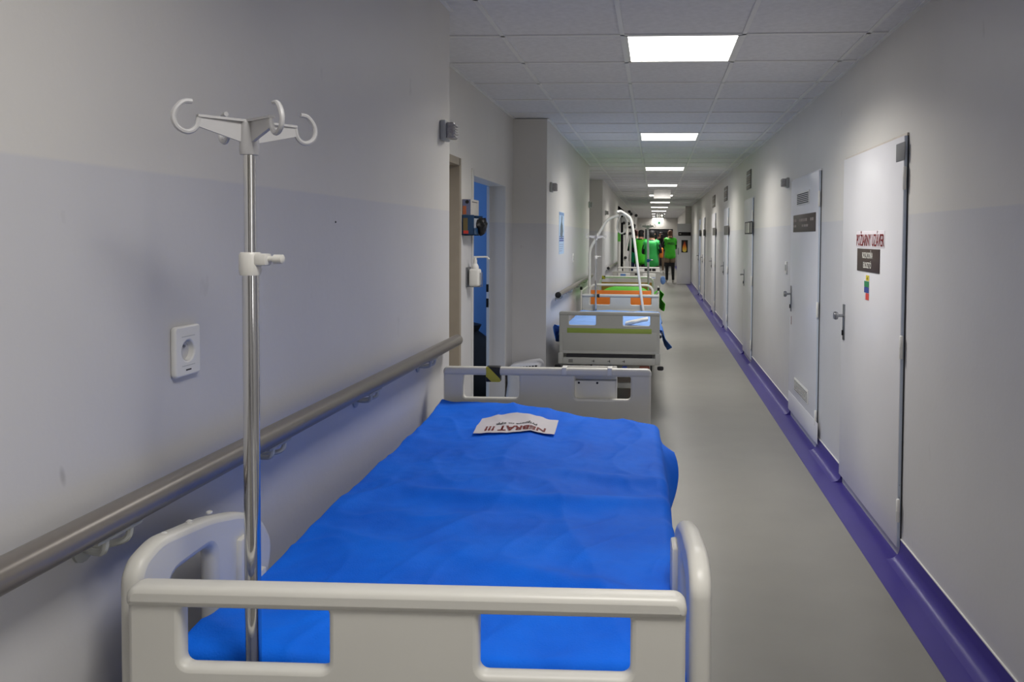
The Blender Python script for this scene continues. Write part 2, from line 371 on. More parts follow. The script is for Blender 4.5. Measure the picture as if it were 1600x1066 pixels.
# ------------------------------------------------------------------ doors on the right wall
def hinge(p, y, z, h=.11):
    bm = NB(); lathe(bm, [(.007, 0), (.009, .004), (.009, h/2-.001), (.0075, h/2), (.009, h/2+.001), (.009, h-.004), (.006, h)], (XR-.020, y-.008, z-h/2), 10)
    return obj('hinge', bm, M_WHITE, p)
def lever(p, y, z, knob=False, h=.22):
    e = obj('handle_plate', box(NB(), XR-.029, XR-.019, y-.019, y+.019, z-h*.68, z+h*.32, .003), M_STEEL, p)
    bm = NB()
    if knob:
        lathe(bm, [(.009, 0), (.009, -.03), (.022, -.034), (.026, -.045), (.022, -.056)], (XR-.029, y, z), 14, 'X')
        obj('door_knob', bm, M_STEEL, e)
    else:
        tube(bm, fillet([(XR-.027, y, z), (XR-.074, y, z), (XR-.074, y-.11, z)], .02), .009, 10); obj('door_lever', bm, M_STEEL, e)
    obj('key_cylinder', box(NB(), XR-.037, XR-.028, y-.007, y+.007, z-h*.55, z-h*.40, .003), M_BLACK, e)
def door(n, y0, y1, label, m=M_DOOR, knob=False, ztop=2.02):
    d = bpy.data.objects.new('door_%d' % n, None); link(d); struct(d, label, 'door')
    obj('leaf', box(NB(), XR-.022, XR+.002, y0, y1, .06, ztop, .003), [m], d)
    obj('edge_strip', box(NB(), XR-.019, XR-.003, y0-.0025, y0, .062, ztop-.002), M_EDGE, d)
    obj('gap_shade', box(NB(), XR-.006, XR-.001, y0-.005, y0+.002, .06, ztop), M_DARK, d)  # dark strip painted as the frame's shadow beside the leaf
    obj('frame_head', box(NB(), XR-.010, XR, y0-.004, y1+.01, ztop, ztop+.014, .002), mat('pale_beige', (200, 192, 182), .5) if n == 1 else M_DOOR, d)
    for z in (.24, 1.02, 1.82): hinge(d, y0, z)
    lever(d, y1-.075, 1.06, knob)
    return d
names = ['white metal door with red lettered fire closure sign, nearest the viewer', 'white metal door with slotted vents at top and bottom',
         'white door with black and white striped plate, third along the wall', 'narrow white door fourth along the right wall',
         'fifth white door along the right wall, before the pale blue pair', 'sixth door along the right wall with small black plate', 'pale blue door farthest along the right wall']
D = [door(i+1, a, b, names[i], M_BLUEDOOR if i == 6 else M_DOOR, i in (0, 1)) for i, (a, b) in enumerate(DOORS)]
def sign_r(p, name, m, ya, yb, za, zb, d=.004):
    ya *= QF; yb *= QF
    return obj(name, box(NB(), XR-.022-d, XR-.0215, ya, yb, za, zb, .001), m, p)
XS = XR-.0265
d = D[0]
s = sign_r(d, 'fire_sign', M_PAPER, 4.10, 4.66, 1.485, 1.575, .0015); text('lettering', 'POŽIARNY UZÁVER', .092, M_RED, s, (XS+.0015, 4.38*QF, 1.522), ROT_RW, .66, .0003)
s = sign_r(d, 'room_plate', M_BROWN, 4.18, 4.63, 1.352, 1.478); text('lettering', 'ROZVODŇA', .046, M_WINK, s, (XS-.0005, 4.41*QF, 1.440), ROT_RW, .8, .0002); text('lettering', 'ELOSZTÓ', .046, M_WINK, s, (XS-.0005, 4.41*QF, 1.386), ROT_RW, .8, .0002)
s = sign_r(d, 'warning_sticker', M_PAPER, 4.375, 4.475, 1.195, 1.335, .001)
for i, (mm, a, b, za, zb) in enumerate(((M_YEL, 4.377, 4.44, 1.303, 1.333), (M_GRNP, 4.377, 4.473, 1.268, 1.300), (M_BLUP, 4.377, 4.473, 1.236, 1.267), (M_REDP, 4.377, 4.44, 1.198, 1.234))):
    obj('colour_field', box(NB(), XS+.0022, XS+.0036, a*QF, b*QF, za, zb), mm, s)
obj('warning_triangle', lathe(NB(), [(.011, 0), (.011, -.0006)], (XS+.0022, 4.408*QF, 1.316), 3, 'X'), M_INK, s)
s = sign_r(d, 'number_plate', mat('grey_plate', (120, 120, 122), .4, .3), 3.80, 3.93, 1.905, 1.99, .003)
for z in (.30, .36): obj('screw', lathe(NB(), [(.004, 0), (.003, -.002)], (XR-.012, 3.7445, z), 8, 'Y'), M_DARK, d)
d = D[1]
def vent(p, ya, yb, za, zb, n, m=M_WHITE, dx=.022):
    ya *= QF; yb *= QF
    v = obj('vent', box(NB(), XR-dx-.006, XR-dx, ya, yb, za, zb, .002), m, p)
    h = (zb-za-.02)/n
    for i in range(n): obj('slat', box(NB(), XR-dx-.009, XR-dx-.005, ya+.015, yb-.015, za+.01+h*i+h*.62, za+.01+h*(i+1)), m, v)
    for i in range(n): obj('slot', box(NB(), XR-dx-.0066, XR-dx-.005, ya+.015, yb-.015, za+.01+h*i, za+.01+h*i+h*.6), M_DARK, v)
vent(d, 6.09, 6.60, 1.80, 1.905, 6); vent(d, 6.02, 6.60, .28, .385, 7)
s = sign_r(d, 'room_plate', M_BROWN, 5.84, 6.76, 1.585, 1.725)
bm = NB()
for a, b in ((5.90, 5.96), (5.98, 6.02), (6.15, 6.22), (6.24, 6.29), (6.31, 6.40), (6.42, 6.47), (6.60, 6.66), (6.68, 6.73)): box(bm, XS-.002, XS, a*QF, b*QF, 1.668, 1.69)
for a, b in ((6.10, 6.18), (6.20, 6.27), (6.29, 6.36), (6.60, 6.66), (6.68, 6.74)): box(bm, XS-.002, XS, a*QF, b*QF, 1.625, 1.643)
obj('lettering', bm, mat('faint_ink', (150, 138, 130), .6), s)
obj('tape_mark', box(NB(), XR-.023, XR-.0215, 6.80*QF, 6.82*QF, .80, .87), mat('tape_red', (130, 70, 66), .6), d)
obj('kick_panel', box(NB(), XR-.024, XR-.0215, 5.66*QF, 6.89*QF, .07, .22, .001), M_DOOR, d)
d = D[2]
s = sign_r(d, 'room_plate', M_BLACK, 9.60, 10.38, 1.585, 1.74)
for a, b in ((9.66, 9.72), (9.86, 10.06), (10.10, 10.16), (10.22, 10.28)): obj('print', box(NB(), XS-.002, XS, a*QF, b*QF, 1.60, 1.725), M_WINK, s)
def plate_r(p, m, ya, yb): sign_r(p, 'room_plate', m, ya, yb, 1.585, 1.735)
M_GPL = mat('dark_grey_plate', (92, 90, 86), .4)
plate_r(D[3], M_GPL, 12.72, 13.50); plate_r(D[4], M_GPL, 15.4, 16.2); plate_r(D[5], M_BLACK, 18.65, 19.3); plate_r(D[6], M_BLACK, 20.4, 21.1)
# vents high on the right wall
for i, (a, b, lab) in enumerate(((9.76, 10.20, 'dark slatted wall vent above the striped plate door'), (12.92, 13.50, 'dark slatted wall vent above the fourth white door'), (15.55, 16.2, 'dark slatted wall vent above the fifth white door'))):
    v = thing('wall_vent', lab, 'vent', (0, 0, 0), 0, 'vents high on the right wall')
    obj('frame', box(NB(), XR-.010, XR, a, b, 2.155, 2.395, .003), M_GPL, v)
    for k in range(7): obj('slat', box(NB(), XR-.016, XR-.009, a+.03, b-.03, 2.175+.03*k, 2.190+.03*k), M_GREY if k in (1, 5) else M_BEIGE, v)
# ------------------------------------------------------------------ recess door frames and open leaf
def jamb(n, y0, y1, zt, m, label):
    d = bpy.data.objects.new('door_%d' % n, None); link(d); struct(d, label, 'door')
    bm = NB(); xa, xb = XC-.135, XC+.006
    box(bm, xa, xb, y1-.012, y1+.035, 0, zt+.035); box(bm, xa, xb, y0-.035, y0+.012, 0, zt+.035); box(bm, xa, xb, y0, y1, zt-.012, zt+.035)
    obj('door_frame', bm, m, d); return d
jA = jamb(8, *DOOR_A, 2.0, M_BEIGE, 'closed door with beige frame half hidden behind the wall corner')
obj('leaf', box(NB(), XC-.135, XC-.095, DOOR_A[0]+.012, DOOR_A[1]-.012, .01, 1.985), M_DOOR, jA)
jB = jamb(9, *DOOR_B, 1.965, M_WALL, 'open doorway looking into the blue side room')
obj('frame_edge', box(NB(), XC-.150, XC-.128, DOOR_B[1]-.03, DOOR_B[1]-.008, 0, 1.95), M_EDGE, jB)
for za, zb in ((1.06, 1.125), (.93, 1.005)): obj('strike_hole', box(NB(), XC-.152, XC-.132, DOOR_B[1]-.032, DOOR_B[1]-.010, za, zb), M_BLACK, jB)
jC = jamb(10, *DOOR_C, 2.0, M_BEIGE, 'open doorway in the second recess')
# blue cabinet in the side room; pale bars painted in as panel-edge highlights
cb = thing('blue_cabinet', 'tall blue cabinet with pale bars as highlights inside the side room', 'cabinet', (0, 0, 0))
obj('body', box(NB(), -2.35, -1.5, 7.75, 8.28, .05, 2.2, .004), M_BLUEROOM, cb)
for a, b in ((-2.34, -1.945), (-1.935, -1.51)):
    dd = obj('cabinet_door', box(NB(), a, b, 7.728, 7.75, .07, 2.19, .004), M_BLUEROOM, cb)
    obj('highlight_bar', box(NB(), (a+b)/2+.05, (a+b)/2+.062, 7.70, 7.73, 1.45, 1.95, .003), M_LBLUE, dd)
ch = thing('dark_bag', 'black sack on the floor inside the blue side room', 'bag', (-1.75, 7.35, 0))
bm = NB(); lathe(bm, [(.05, 0), (.24, .02), (.28, .2), (.25, .42), (.14, .56), (.06, .62), (.09, .68), (.02, .7)], (0, 0, 0), 18)
for v in bm.verts: v.co.xy *= 1+.12*noise.noise(v.co*6)
obj('sack_body', bm, M_BLACK, ch)
# black slab painted as the unlit depth of an opening, far left wall
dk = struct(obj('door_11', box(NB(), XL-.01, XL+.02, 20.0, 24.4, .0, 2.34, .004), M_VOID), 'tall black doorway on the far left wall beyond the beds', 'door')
# fire door leaf standing open at the right, far away
fd = bpy.data.objects.new('door_12', None); link(fd); struct(fd, 'open white fire door leaf with black sign and flame picture', 'door')
obj('leaf', box(NB(), .72, XR-.01, 25.70, 25.76, .01, 2.0, .004), M_DOOR, fd)
obj('overlight', box(NB(), .98, XR, 25.76, 25.9, 0, ZC, .004), M_WALL, fd)
s = obj('sign_plate', box(NB(), .755, 1.165, 25.69, 25.70, 1.60, 1.72, .002), M_INK, fd); obj('print', box(NB(), .79, .85, 25.686, 25.69, 1.65, 1.675), M_WINK, s)
pic = obj('flame_picture', box(NB(), .862, 1.07, 25.69, 25.70, 1.05, 1.46, .002), M_INK, fd)
def flame_mat():
    m = mat('flame_print', (220, 120, 30), .5, 0, 0); nt = m.node_tree; b = nt.nodes['Principled BSDF']
    tc = [n for n in nt.nodes if n.type == 'TEX_COORD'][0]; sx = nt.nodes.new('ShaderNodeSeparateXYZ'); nt.links.new(tc.outputs['Object'], sx.inputs[0])
    mr = nt.nodes.new('ShaderNodeMapRange'); mr.inputs['From Min'].default_value = 1.065; mr.inputs['From Max'].default_value = 1.43; nt.links.new(sx.outputs['Z'], mr.inputs['Value'])
    rp = nt.nodes.new('ShaderNodeValToRGB'); e = rp.color_ramp.elements; e[0].color = lin((255, 240, 110)); e[1].color = lin((70, 30, 20)); x = e.new(.4); x.color = lin((255, 170, 50)); x = e.new(.7); x.color = lin((225, 90, 40))
    nt.links.new(mr.outputs['Result'], rp.inputs['Fac']); nt.links.new(rp.outputs['Color'], b.inputs['Base Color']); return m
fo = [(.9, 1.10), (.93, 1.075), (.966, 1.065), (1.0, 1.075), (1.03, 1.10), (1.035, 1.17), (1.02, 1.25), (1.0, 1.33), (.985, 1.43), (.95, 1.43), (.93, 1.33), (.905, 1.25), (.895, 1.17)]
plate('flame_print', fo, [], .008, .0005, flame_mat(), pic, 'xz', (0, 25.688, 0))
lv = obj('handle_plate', box(NB(), .745, .775, 25.685, 25.70, .98, 1.2, .002), M_STEEL, fd)
# ================================================================== FIXTURES ON THE WALLS
def handrail(y0, y1, lab, ys, z=1.052, m=M_RAIL):
    t = thing('handrail', lab, 'handrail', (0, 0, 0), 0, 'handrails on the left wall'); x = -.905
    tb('rail', m, t, [(x, y0, z), (x, y1-.012, z), (x, y1-.004, z), (x, y1, z)], [.0255, .0255, .022, .014], 20)
    for y in ys:
        bm = NB()
        tube(bm, fillet([(x+.004, y-.03, z-.022), (x+.002, y-.03, z-.05), (x-.03, y-.015, z-.056), (XL+.004, y, z-.056)], .02), .006, 8)
        tube(bm, fillet([(x+.004, y+.03, z-.022), (x+.002, y+.03, z-.05), (x-.03, y+.015, z-.056), (XL+.004, y, z-.056)], .02), .006, 8)
        box(bm, x-.01, x+.01, y-.055, y+.055, z-.030, z-.024, .002)
        lathe(bm, [(.024, 0), (.024, .005), (.012, .009)], (XL, y, z-.056), 14, 'X')
        obj('bracket', bm, M_GREY, t)
    return t
handrail(-1.5, 3.52, 'grey tubular handrail on the wall beside the blue bed', (.6, 1.24, 1.80, 2.44, 3.1))
h2 = handrail(7.22, 11.1, 'grey handrail on the wall beside the light blue bed', (7.5, 8.4, 9.3, 10.2, 10.9), .985)
h3 = handrail(15.0, 19.8, 'far grey handrail on the wall beyond the second recess', (15.4, 16.6, 17.8, 19.0), .93)
for h, y, z in ((h2, 7.22, .985), (h3, 15.0, .93)): obj('end_cap', lathe(NB(), [(.02, -.012), (.029, -.006), (.029, .02)], (-.905, y, z), 14, 'Y'), M_BLACK, h)
# power socket
t = thing('power_socket', 'white wall power socket left of the drip pole', 'socket', (XL, 1.527, 1.291))
plate('cover_plate', rrect(-.043, .043, -.052, .052, .009), [rrect(-.0205, .0205, -.0205, .0205, .0204, 6)], .012, .004, M_WHITE, t, 'yz', (.006, 0, 0))
bm = NB(); n = 20
prof = [(.0205, .010), (.0195, .0), (.0185, -.012)]
rings = [[bm.verts.new((h, r*math.cos(2*math.pi*k/n), r*math.sin(2*math.pi*k/n))) for k in range(n)] for r, h in prof]
for A, B in zip(rings, rings[1:]):
    for k in range(n): bm.faces.new((A[k], A[(k+1) % n], B[(k+1) % n], B[k]))
bm.faces.new(rings[-1]); obj('socket_well', bm, M_WHITE, t)
obj('earth_pin', lathe(NB(), [(.0025, -.012), (.0025, .004), (.001, .006)], (0, 0, .009), 8, 'X'), M_STEEL, t)
for dy in (-.009, .009): obj('contact_hole', lathe(NB(), [(.003, -.0118), (.003, -.0112)], (0, dy, -.003), 8, 'X'), M_BLACK, t)
for z in (-.030, .030): obj('groove', box(NB(), .0118, .0124, -.022, .022, z-.0006, z+.0006), M_GREY, t)
obj('brand_print', box(NB(), .0118, .0124, -.009, .009, -.0405, -.0375), M_INK, t)
o = obj('nail_head', lathe(NB(), [(.003, 0), (.003, .002), (.001, .003)], (XL, 2.29, 1.57), 8, 'X'), M_DARK); tag(o, 'tiny dark nail in the wall right of the drip pole', 'nail')
# signal lamps
def signal_lamp(x, y, z, side, lab):
    t = thing('signal_lamp', lab, 'lamp', (x, y, z), 0 if side > 0 else math.pi, 'signal lamps beside the doors')
    obj('back_plate', box(NB(), 0, .026, -.045, .045, -.045, .045, .006), M_GREY, t)
    bm = NB(); box(bm, .026, .062, -.032, .032, -.036, .036, .005)
    for k in range(5): box(bm, .060, .066, -.030, .030, -.030+.0125*k, -.024+.0125*k)
    obj('lens', bm, M_LEN, t)
signal_lamp(XL, 3.47, 2.005, 1, 'grey signal lamp on the left wall corner above the blue bed')
signal_lamp(XL, 7.08, 1.985, 1, 'grey signal lamp above the second handrail')
signal_lamp(XL, 11.2, 2.0, 1, 'grey signal lamp at the corner before the second recess')
signal_lamp(XL, 14.9, 2.0, 1, 'small far signal lamp on the left wall above the third handrail')
signal_lamp(XR, 7.05, 2.03, -1, 'grey signal lamp on the right wall beside the vented door')
# light switch on right wall and left wall
def switch(x, y, z, side, lab):
    t = thing('light_switch', lab, 'switch', (x, y, z), 0 if side > 0 else math.pi, 'wall switches')
    obj('frame', box(NB(), 0, .010, -.042, .042, -.055, .055, .004), M_WHITE, t); obj('rocker', box(NB(), .008, .015, -.028, .028, -.028, .028, .003), M_GREY, t)
switch(XR, 7.08, 1.27, -1, 'white switch on the right wall beside the vented door'); switch(XL, 9.05, 1.285, 1, 'white switch on the left wall beyond the blue poster')
# poster
t = thing('poster', 'narrow pale blue hygiene poster on the left wall', 'poster', (XL, 7.95, 1.57))
obj('sheet', box(NB(), 0, .002, -.21, .21, -.215, .215), mat('poster_blue', (170, 196, 222), .5), t)
plate('figure_print', [(-.12, -.02), (-.04, -.05), (.06, -.04), (.12, .02), (.09, .08), (.03, .11), (.06, .17), (.0, .18), (-.03, .12), (-.1, .07)], [], .002, .0002, mat('poster_grey', (92, 106, 116), .5), t, 'yz', (.0022, 0, .0))
for k, (za, zb) in enumerate(((-.085, -.07), (-.062, -.048), (-.04, -.03))): obj('text_bar', box(NB(), .0018, .003, -.18, .18, za, zb), M_BLUP, t)
for k in range(4): obj('text_line', box(NB(), .0018, .0026, -.17, .15-.03*k, -.12-.022*k, -.112-.022*k), mat('poster_text', (140, 150, 175), .5), t)
obj('header', box(NB(), .0018, .003, -.2, .2, .182, .21), mat('poster_head', (120, 150, 190), .5), t)
# glove dispenser between the two recess doors
t = thing('glove_dispenser', 'dark blue wall tray holding an open box of black gloves', 'dispenser', (XC, 5.03, 1.535))
bm = NB(); box(bm, 0, .008, 0, .26, 0, .135, .002); box(bm, 0, .082, 0, .26, 0, .008, .002); box(bm, .076, .082, 0, .26, 0, .05, .002); box(bm, 0, .082, 0, .006, 0, .135, .002); box(bm, 0, .082, .254, .26, 0, .135, .002)
obj('tray', bm, M_NAVY, t); obj('print_patch', box(NB(), .010, .040, -.0012, .0002, .03, .115), mat('print_tan', (110, 96, 60), .5), t); obj('print_red', box(NB(), .012, .045, -.0016, .0002, .012, .032), M_REDP, t)
obj('glove_carton', box(NB(), .01, .072, .012, .248, .010, .115, .002), mat('carton', (160, 166, 176), .6), t)
bm = NB(); bmesh.ops.create_icosphere(bm, subdivisions=3, radius=.045)
for v in bm.verts:
    v.co *= 1+.35*noise.noise(v.co*38); v.co.z *= 1.15
    if v.co.z < -.02: v.co.z -= .02*max(0, noise.noise(v.co*60)+.4)
obj('gloves', bm, M_BLACK, t, (.098, .15, .068))
t = thing('glove_box', 'carton of gloves with printed end standing on the dispenser tray', 'box', (XC, 5.035, 1.670))
obj('carton', box(NB(), .003, .060, 0, .23, 0, .105, .002), mat('carton_white', (190, 186, 180), .6), t)
obj('end_print', box(NB(), .005, .058, -.0012, .0002, .003, .102), mat('print_blue_grey', (104, 110, 140), .5), t)
obj('print_orange', box(NB(), .006, .030, -.0018, .0, .004, .06), mat('print_orange', (170, 96, 60), .5), t)
obj('roundel', lathe(NB(), [(.012, 0), (.012, -.001)], (.036, -.0014, .086), 16, 'Y'), M_INK, t)
obj('text_line', box(NB(), .0600, .0606, .03, .18, .085, .09), M_INK, t)
# disinfectant bottle
t = thing('soap_dispenser', 'white pump bottle in a wire bracket beside the open doorway', 'dispenser', (XC, 5.19, 1.185))
obj('bottle', lathe(box(NB(), .018, .088, -.045, .045, .006, .125, .014, 3), [(.022, .12), (.026, .135), (.018, .155), (.013, .16), (.013, .185)], (.053, 0, 0), 16), M_WHITE, t)
obj('pump_nozzle', tube(lathe(NB(), [(.010, .185), (.010, .20)], (.053, 0, 0), 12), fillet([(.045, 0, .204), (.135, .0, .206), (.15, 0, .190)], .012), .006, 8), M_WHITE, t)
obj('wire_bracket', tube(tube(box(NB(), 0, .012, -.05, .05, 0, .135, .002), [(.006, -.03, .004), (.095, -.03, .004), (.095, -.03, .10)], .003, 6), [(.006, .03, .004), (.095, .03, .004), (.095, .03, .10)], .003, 6), M_STEEL, t)
# sack at the foot of the pilaster
t = thing('paper_sack', 'white printed sack standing on the floor against the wall projection', 'sack', (-1.10, 6.62, 0))
bm = NB(); box(bm, -.145, .135, -.16, .17, 0, .462, .045, 4); bmesh.ops.subdivide_edges(bm, edges=bm.edges[:], cuts=2, use_grid_fill=True)
for v in bm.verts:
    k = v.co.z/.462; v.co.x += .02*(1-k)*(-1 if v.co.x < 0 else .3); v.co.z -= (.03*(.135-v.co.x)/.28)*k; v.co += Vector((1, 1, .6))*.012*noise.noise(v.co*9)
obj('sack_body', bm, mat('sack_white', (196, 196, 200), .6, 0, .05), t)
bm = NB()
for k in range(9): box(bm, -.11+.026*k, -.094+.026*k, -.166, -.135, .404+.0025*k, .424+.0025*k)
obj('lettering', bm, M_INK, t)
# ================================================================== BEDS
def board_mesh(top, hw=.447, h=.45, wt=.028, wh=.103, thick=.03, rim=.017, lip=True):
    win = [rrect(-.36, -.12, top-wt-wh, top-wt, .014), rrect(.12, .36, top-wt-wh, top-wt, .014)]
    me = plate_mesh('b', rrect(-hw, hw, top-h, top, (.02, .02, .032, .032), 8), win, thick, .009, 'xz')
    bm = NB(); bm.from_mesh(me); bpy.data.meshes.remove(me)
    m2 = plate_mesh('b', rrect(-hw-.001, hw+.001, top-.034, top+.001, (.010, .010, .020, .020), 6), [], .040, .011, 'xz'); bm.from_mesh(m2); bpy.data.meshes.remove(m2)
    if lip: box(bm, -hw+.03, hw-.03, -.018, .018, top-h+.03, top-h+.20, .006)
    return bm
RAIL = [(.03, -.44), (.03, -.01), (.05, .018), (.10, .033), (.26, .012), (.38, -.02), (.47, -.066), (.515, -.13), (.505, -.19), (.47, -.28), (.44, -.44)]
def smooth_poly(pts, n=5):
    out = []; N = len(pts)
    for i in range(N):
        a, b, c = Vector(pts[i-1]), Vector(pts[i]), Vector(pts[(i+1) % N]); r = min(.03, (a-b).length*.45, (c-b).length*.45)
        s = b+(a-b).normalized()*r; e = b+(c-b).normalized()*r
        for k in range(n+1): t = k/n; q = s*(1-t)**2+b*2*t*(1-t)+e*t*t; out.append((q.x, q.y))
    return out
def side_rail(bed, x, top, m, y_off=0, flip=1):
    o = plate('side_rail', smooth_poly([(y_off+flip*a, top+b) for a, b in RAIL]), [rrect(*sorted((y_off+flip*.12, y_off+flip*.27)), top-.36, top-.045, .03), rrect(*sorted((y_off+flip*.36, y_off+flip*.43)), top-.33, top-.10, .03)], .036, .014, m, bed, 'yz', (x, 0, 0))
    sgn = 1 if x < 0 else -1
    obj('release_handle', box(box(NB(), sgn*.01, sgn*.03, *sorted((y_off+flip*.35, y_off+flip*.42)), top-.19, top-.07, .006), sgn*.01, sgn*.03, *sorted((y_off+flip*.37, y_off+flip*.46)), top-.22, top-.17, .006), M_CREAM, o)
    for k in ((.13, .21, .28) if x < 0 else ()): obj('rubber_stop', lathe(NB(), [(.006, 0), (.006, .003), (.003, .005)], (0, y_off+flip*k, top+.026-.10*(k-.13)), 8), M_WHITE, o)
    return o
def caster(bed, x, y):
    c = obj('caster', lathe(box(NB(), x-.02, x+.02, y-.035, y+.035, .07, .15, .008), [(.016, .14), (.016, .2)], (x, y, 0), 10), M_GREYP, bed)
    obj('wheel', lathe(lathe(NB(), [(.05, -.034), (.064, -.029), (.064, -.021), (.05, -.018)], (x, y, .064), 18, 'X'), [(.05, .018), (.064, .021), (.064, .029), (.05, .034)], (x, y, .064), 18, 'X'), M_RUB, c)
def under(bed, L, deck, m):
    bm = NB()
    for s in (-1, 1): box(bm, s*.40-.02, s*.40+.02, .03, L-.03, deck-.09, deck-.03, .005)
    for y in (.05, L*.33, L*.66, L-.09): box(bm, -.40, .40, y, y+.04, deck-.08, deck-.035)
    obj('deck_frame', bm, m, bed)
    for k in range(4): obj('deck_panel', box(NB(), -.42, .42, .06+k*(L-.12)/4, .05+(k+1)*(L-.12)/4, deck-.03, deck, .006), M_GREYP, bed)
    bm = NB(); 
    for s in (-1, 1): box(bm, s*.33-.03, s*.33+.03, .15, L-.15, .16, .21, .006)
    for y in (.2, L-.26): box(bm, -.36, .36, y, y+.06, .15, .2, .006)
    obj('base_frame', bm, m, bed)
    for y in (L*.27, L*.73): obj('lift_column', box(box(NB(), -.11, .11, y-.07, y+.07, .2, (deck+.1)/2+.05, .01), -.085, .085, y-.05, y+.05, .2, deck-.05, .01), m, bed)
    for x in (-.34, .34):
        for y in (.2, L-.2): caster(bed, x, y)
def panel_bed(label, x, y, L, top, rz, m, deck, rails=True, stripe=False, wt=.028, h=.45, group='panel hospital beds'):
    b = thing('hospital_bed', label, 'bed', (x, y, 0), rz, group)
    fb = obj('footboard', board_mesh(top, wt=wt, h=h), m, b)
    hb = obj('headboard', board_mesh(top, wt=wt, h=h), m, b, (0, L, 0))
    under(b, L, deck, m)
    if stripe:
        for q, yy in ((fb, -.016), (hb, .016)): obj('green_stripe', box(NB(), -.375, .375, yy-.004, yy+.004, top-.188, top-.145, .002), M_STRIPE, q)
    if rails: side_rail(b, -.474, top, m); side_rail(b, .474, top, m)
    for sx in (-1, 1):
        for yy in (-.01, L+.01):
            c = obj('corner_post', box(NB(), sx*.43-.022, sx*.43+.022, yy-.02, yy+.02, top-h-.09, top-h+.01, .006), m, b)
            obj('bumper_wheel', lathe(NB(), [(.022, -.016), (.028, -.010), (.028, .010), (.022, .016)], (sx*.455, yy + (-.02 if yy < 1 else .02), top-h-.115), 14), M_RUB, c)
    return b, fb, hb
# hazard tape material (black/yellow diagonal)
def hazard():
    m = mat('hazard_tape', (20, 20, 20), .5, 0, 0); nt = m.node_tree; b = nt.nodes['Principled BSDF']; tc = [n for n in nt.nodes if n.type == 'TEX_COORD'][0]
    wv = nt.nodes.new('ShaderNodeTexWave'); wv.bands_direction = 'DIAGONAL'; wv.inputs['Scale'].default_value = 4.2
    nt.links.new(tc.outputs['Object'], wv.inputs['Vector']); rp = nt.nodes.new('ShaderNodeValToRGB'); rp.color_ramp.interpolation = 'CONSTANT'
    rp.color_ramp.elements[0].color = lin((22, 22, 22)); rp.color_ramp.elements[1].color = lin((196, 184, 60)); rp.color_ramp.elements[1].position = .74
    nt.links.new(wv.outputs['Fac'], rp.inputs['Fac']); nt.links.new(rp.outputs['Color'], b.inputs['Base Color']); return m
M_HAZ = hazard()
BR = math.atan2(.066, 2.1)
bed1, fb1, hb1 = panel_bed('white plastic hospital bed in the foreground under the blue cover', -.393, 1.20, 2.10, .967, BR, M_CREAM, .64)
o = obj('hazard_tape', box(NB(), -.262, -.200, -.021, .021, .905, .9705, .004), M_HAZ, hb1)
# mattress and blue cover of the first bed (world coordinates)
LX = lambda y: -.393 - .0314*(y-1.2)             # centre line of the bed
t = obj('mattress', box(NB(), -.425, .425, .15, 1.95, .645, .775, .03, 3), M_MATT, None, (-.393, 1.20, 0)); t.rotation_euler = (0, 0, BR); tag(t, 'grey vinyl mattress under the blue cover', 'mattress')
def ridge(d, wd): return math.exp(-(d/wd)**2)
def coverz(x, y):
    u = x-LX(y)
    z = .793 + 0.014*noise.noise(Vector((x*2.2, y*1.5, 3))) + .009*noise.noise(Vector((x*5, y*4, 8)))
    z += .016*ridge(y-(2.12+.25*u*u*2-.12*u), .035) - .010*ridge(y-(2.03+.4*u*u-.1*u), .05)
    z += -(.016*ridge(y-(2.12+.25*u*u*2-.12*u), .035) - .010*ridge(y-(2.03+.4*u*u-.1*u), .05))*max(0, min(1, (-.15-u)*4))
    z += .018*ridge(y-(1.72-.5*u), .045)*max(0, min(1, (u+.1)*3))
    z += .013*ridge(y-(2.45-.35*u), .04)*max(0, min(1, u*4))
    z += .014*ridge(y-(1.55+.35*u), .04)*max(0, min(1, (-u)*4))*max(0, min(1, (u+.42)*5))
    z += 0
    z += .035*max(0, min(1, (y-2.75)/.4))**2*(1 if u < .1 else max(0, 1-(u-.1)*2.5))
    z += .010*(1-abs(noise.noise(Vector((x*2.6+y*.8, y*2.2, 5)))))**7 + .005*(1-abs(noise.noise(Vector((x*5.5-y*1.2, y*4, 9)))))**8
    z += .0025*noise.noise(Vector((x*16, y*11, 1))) + .0012*noise.noise(Vector((x*40, y*30, 1)))
    return z
